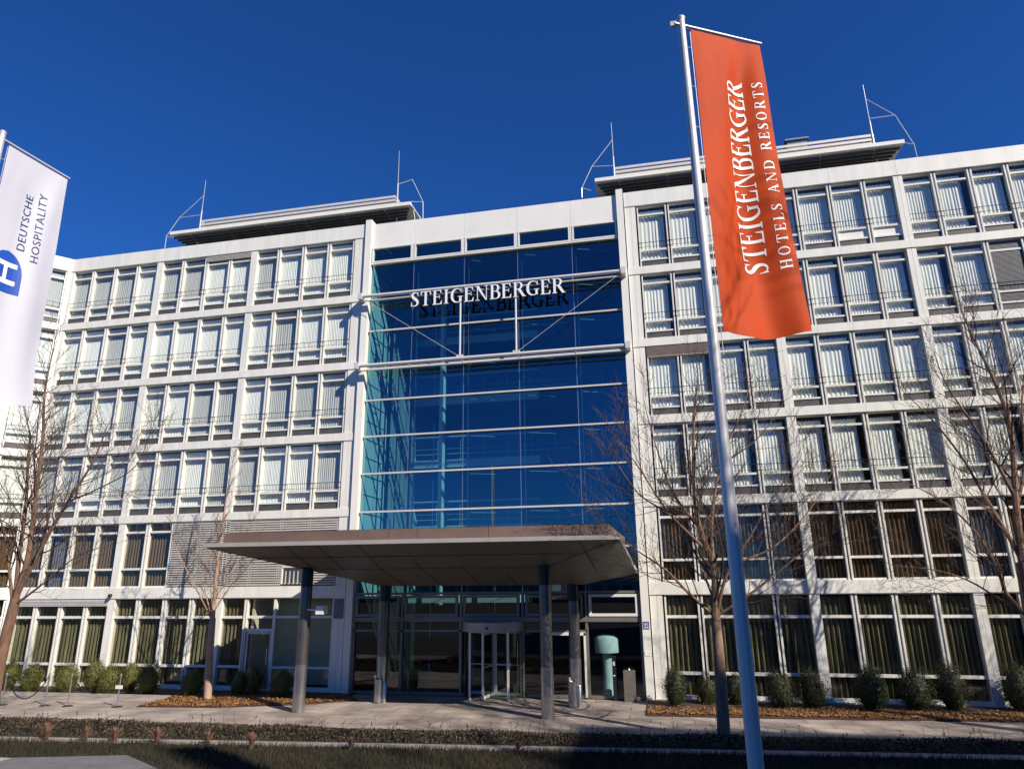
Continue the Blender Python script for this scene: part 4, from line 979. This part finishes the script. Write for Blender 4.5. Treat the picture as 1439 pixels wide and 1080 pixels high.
# ------------------------------------------------------------ things by the door
def bin_(x, y, lb):
    e = empty('ashtray_bin', (x,y,0), lb, 'ashtray bin', 'steel ashtray bins by the canopy columns')
    MB().lathe((0,0,0), [(.15,0),(.15,.72),(.13,.74)], 20).build('body', M['col_base'], e, True)
    MB().lathe((.2,.03,0), [(.075,0),(.075,.62),(.06,.64)], 14).build('side_tube', M['steel'], e, True)
    mb = MB(); mb.lathe((-.1,-.02,.74), [(.03,0),(.05,.03),(.06,.09),(.03,.13)], 10); mb.tube([(-.1,-.02,.8),(-.02,0,.72)], .02, 6); mb.build('ashtray_head', M['steel'], e, True)
    MB().lathe((0,0,0), [(.18,0),(.18,.015),(.15,.02)], 16).build('foot', M['black'], e)
bin_(-9.5,-1.5,'steel ashtray bin in front of the rear left canopy column'); bin_(-3.0,-1.45,'steel ashtray bin in front of the rear right canopy column')
e = empty('floor_lamp', (-2.02,.62,.03), 'giant pale teal floor lamp with drum shade behind the entrance glass', 'floor lamp')
MB().lathe((0,0,0), [(.20,0),(.18,.2),(.165,.7),(.165,1.38)], 24).build('stem', M['teal'], e, True)
MB().lathe((0,0,0), [(.41,1.38),(.43,1.39),(.42,1.84),(.35,1.92),(.2,1.96),(.02,1.97)], 32).build('lamp_shade', M['teal'], e, True)
e = empty('access_post', (-1.76,-.12,0), 'slim black access control post beside the teal lamp', 'post')
MB().box(-.06,.06,-.05,.05,0,1.36).build('post_body', M['black'], e); MB().box(-.035,.035,-.056,-.05,1.08,1.2).build('reader', M['panel'], e); MB().box(-.03,.03,-.054,-.05,.75,.79).build('button', M['panel'], e)
e = empty('intercom_pillar', (-1.27,-.2,0), 'square grey stone pillar with small button beside the entrance wall', 'pillar')
MB().box(-.19,.19,-.12,.12,0,.94).build('pillar_body', M['posts'], e); MB().lathe((0,0,.94), [(.03,0),(.035,.02),(.03,.05),(.01,.06)], 10).build('button_light', M['panel'], e)
e = empty('armchair', (-5.55,4.2,.03), 'orange armchair inside the lobby seen through the revolving door', 'armchair')
mb = MB(); mb.box(-.45,.45,-.4,.4,.15,.42); mb.build('seat', M['sofa'], e); MB().box(-.45,.45,.25,.45,.42,.85).build('backrest', M['sofa'], e)
for s in (-1,1): MB().box(s*.45-.08,s*.45+.08,-.4,.4,.2,.6).build('armrest', M['sofa'], e)
# house number
e = empty('house_number_plate', (-.62,-.115,2.34), 'small blue enamel house number plate on the white wall', 'sign')
MB().box(-.10,.10,-.0,.012,-.12,.12).build('plate', M['signblue'], e)
mb = MB(); mb.box(-.095,.095,-.002,0,.11,.115); mb.box(-.095,.095,-.002,0,-.115,-.11); mb.box(-.095,-.09,-.002,0,-.115,.115); mb.box(.09,.095,-.002,0,-.115,.115); mb.build('plate_border', M['letter'], e)
vs, fs = font_quads('85'); mb = MB(); mb.v = [(-.06+.12*x, -.006, -.03+.11*y) for x, y in vs]; mb.f = fs; mb.build('digits', M['letter'], e)
MB().box(-.075,.075,-.006,-.002,-.085,-.06).build('text_line', M['letter'], e)
tag(MB().box(-.72,-.55,-.112,-.10,1.38,1.52).build('wall_panel', M['letter']), 'small white plate on the wall beside the entrance', 'plate')

# ------------------------------------------------------------ behind the camera: near blocks added for foreground shade, far ones show in glass
def block(x0, x1, y0, y1, h, lb, m):
    e = empty('office_building', ((x0+x1)/2,(y0+y1)/2,0), lb, 'building', 'office buildings across the street')
    cx, cy = (x0+x1)/2, (y0+y1)/2
    MB().box(x0-cx,x1-cx,y0-cy,y1-cy,0,h).build('wall', m, e)
    mb = MB(); z = 1.0
    while z+1.8 < h:
        x = x0+1
        while x+1.6 < x1: mb.box(x-cx,x+1.6-cx,y1-cy-.02,y1-cy+.03,z,z+1.7); x += 2.6
        z += 3.2
    o = mb.build('window_rows', M['farwin'], e); o['kind'] = 'stuff'
    MB().box(x0-cx-.2,x1-cx+.2,y0-cy-.2,y1-cy+.2,h,h+.3).build('roof', M['roof_metal'], e)
block(12,29,-44,-28,17.8,'plain unseen block added behind the camera to shade the flagpole',M['facade_far'])
block(33.5,60,-34.5,-28,29.8,'taller unseen block added behind the camera to shade the foreground',M['facade_far'])  # both near blocks unseen, placed and sized as shade casters
block(-75,-20,-120,-105,9,'low distant building across the street',M['facade_far'])
block(-15,5,-110,-98,7,'low distant building behind the camera, middle one',M['facade_far'])
print('objects', len(bpy.data.objects))
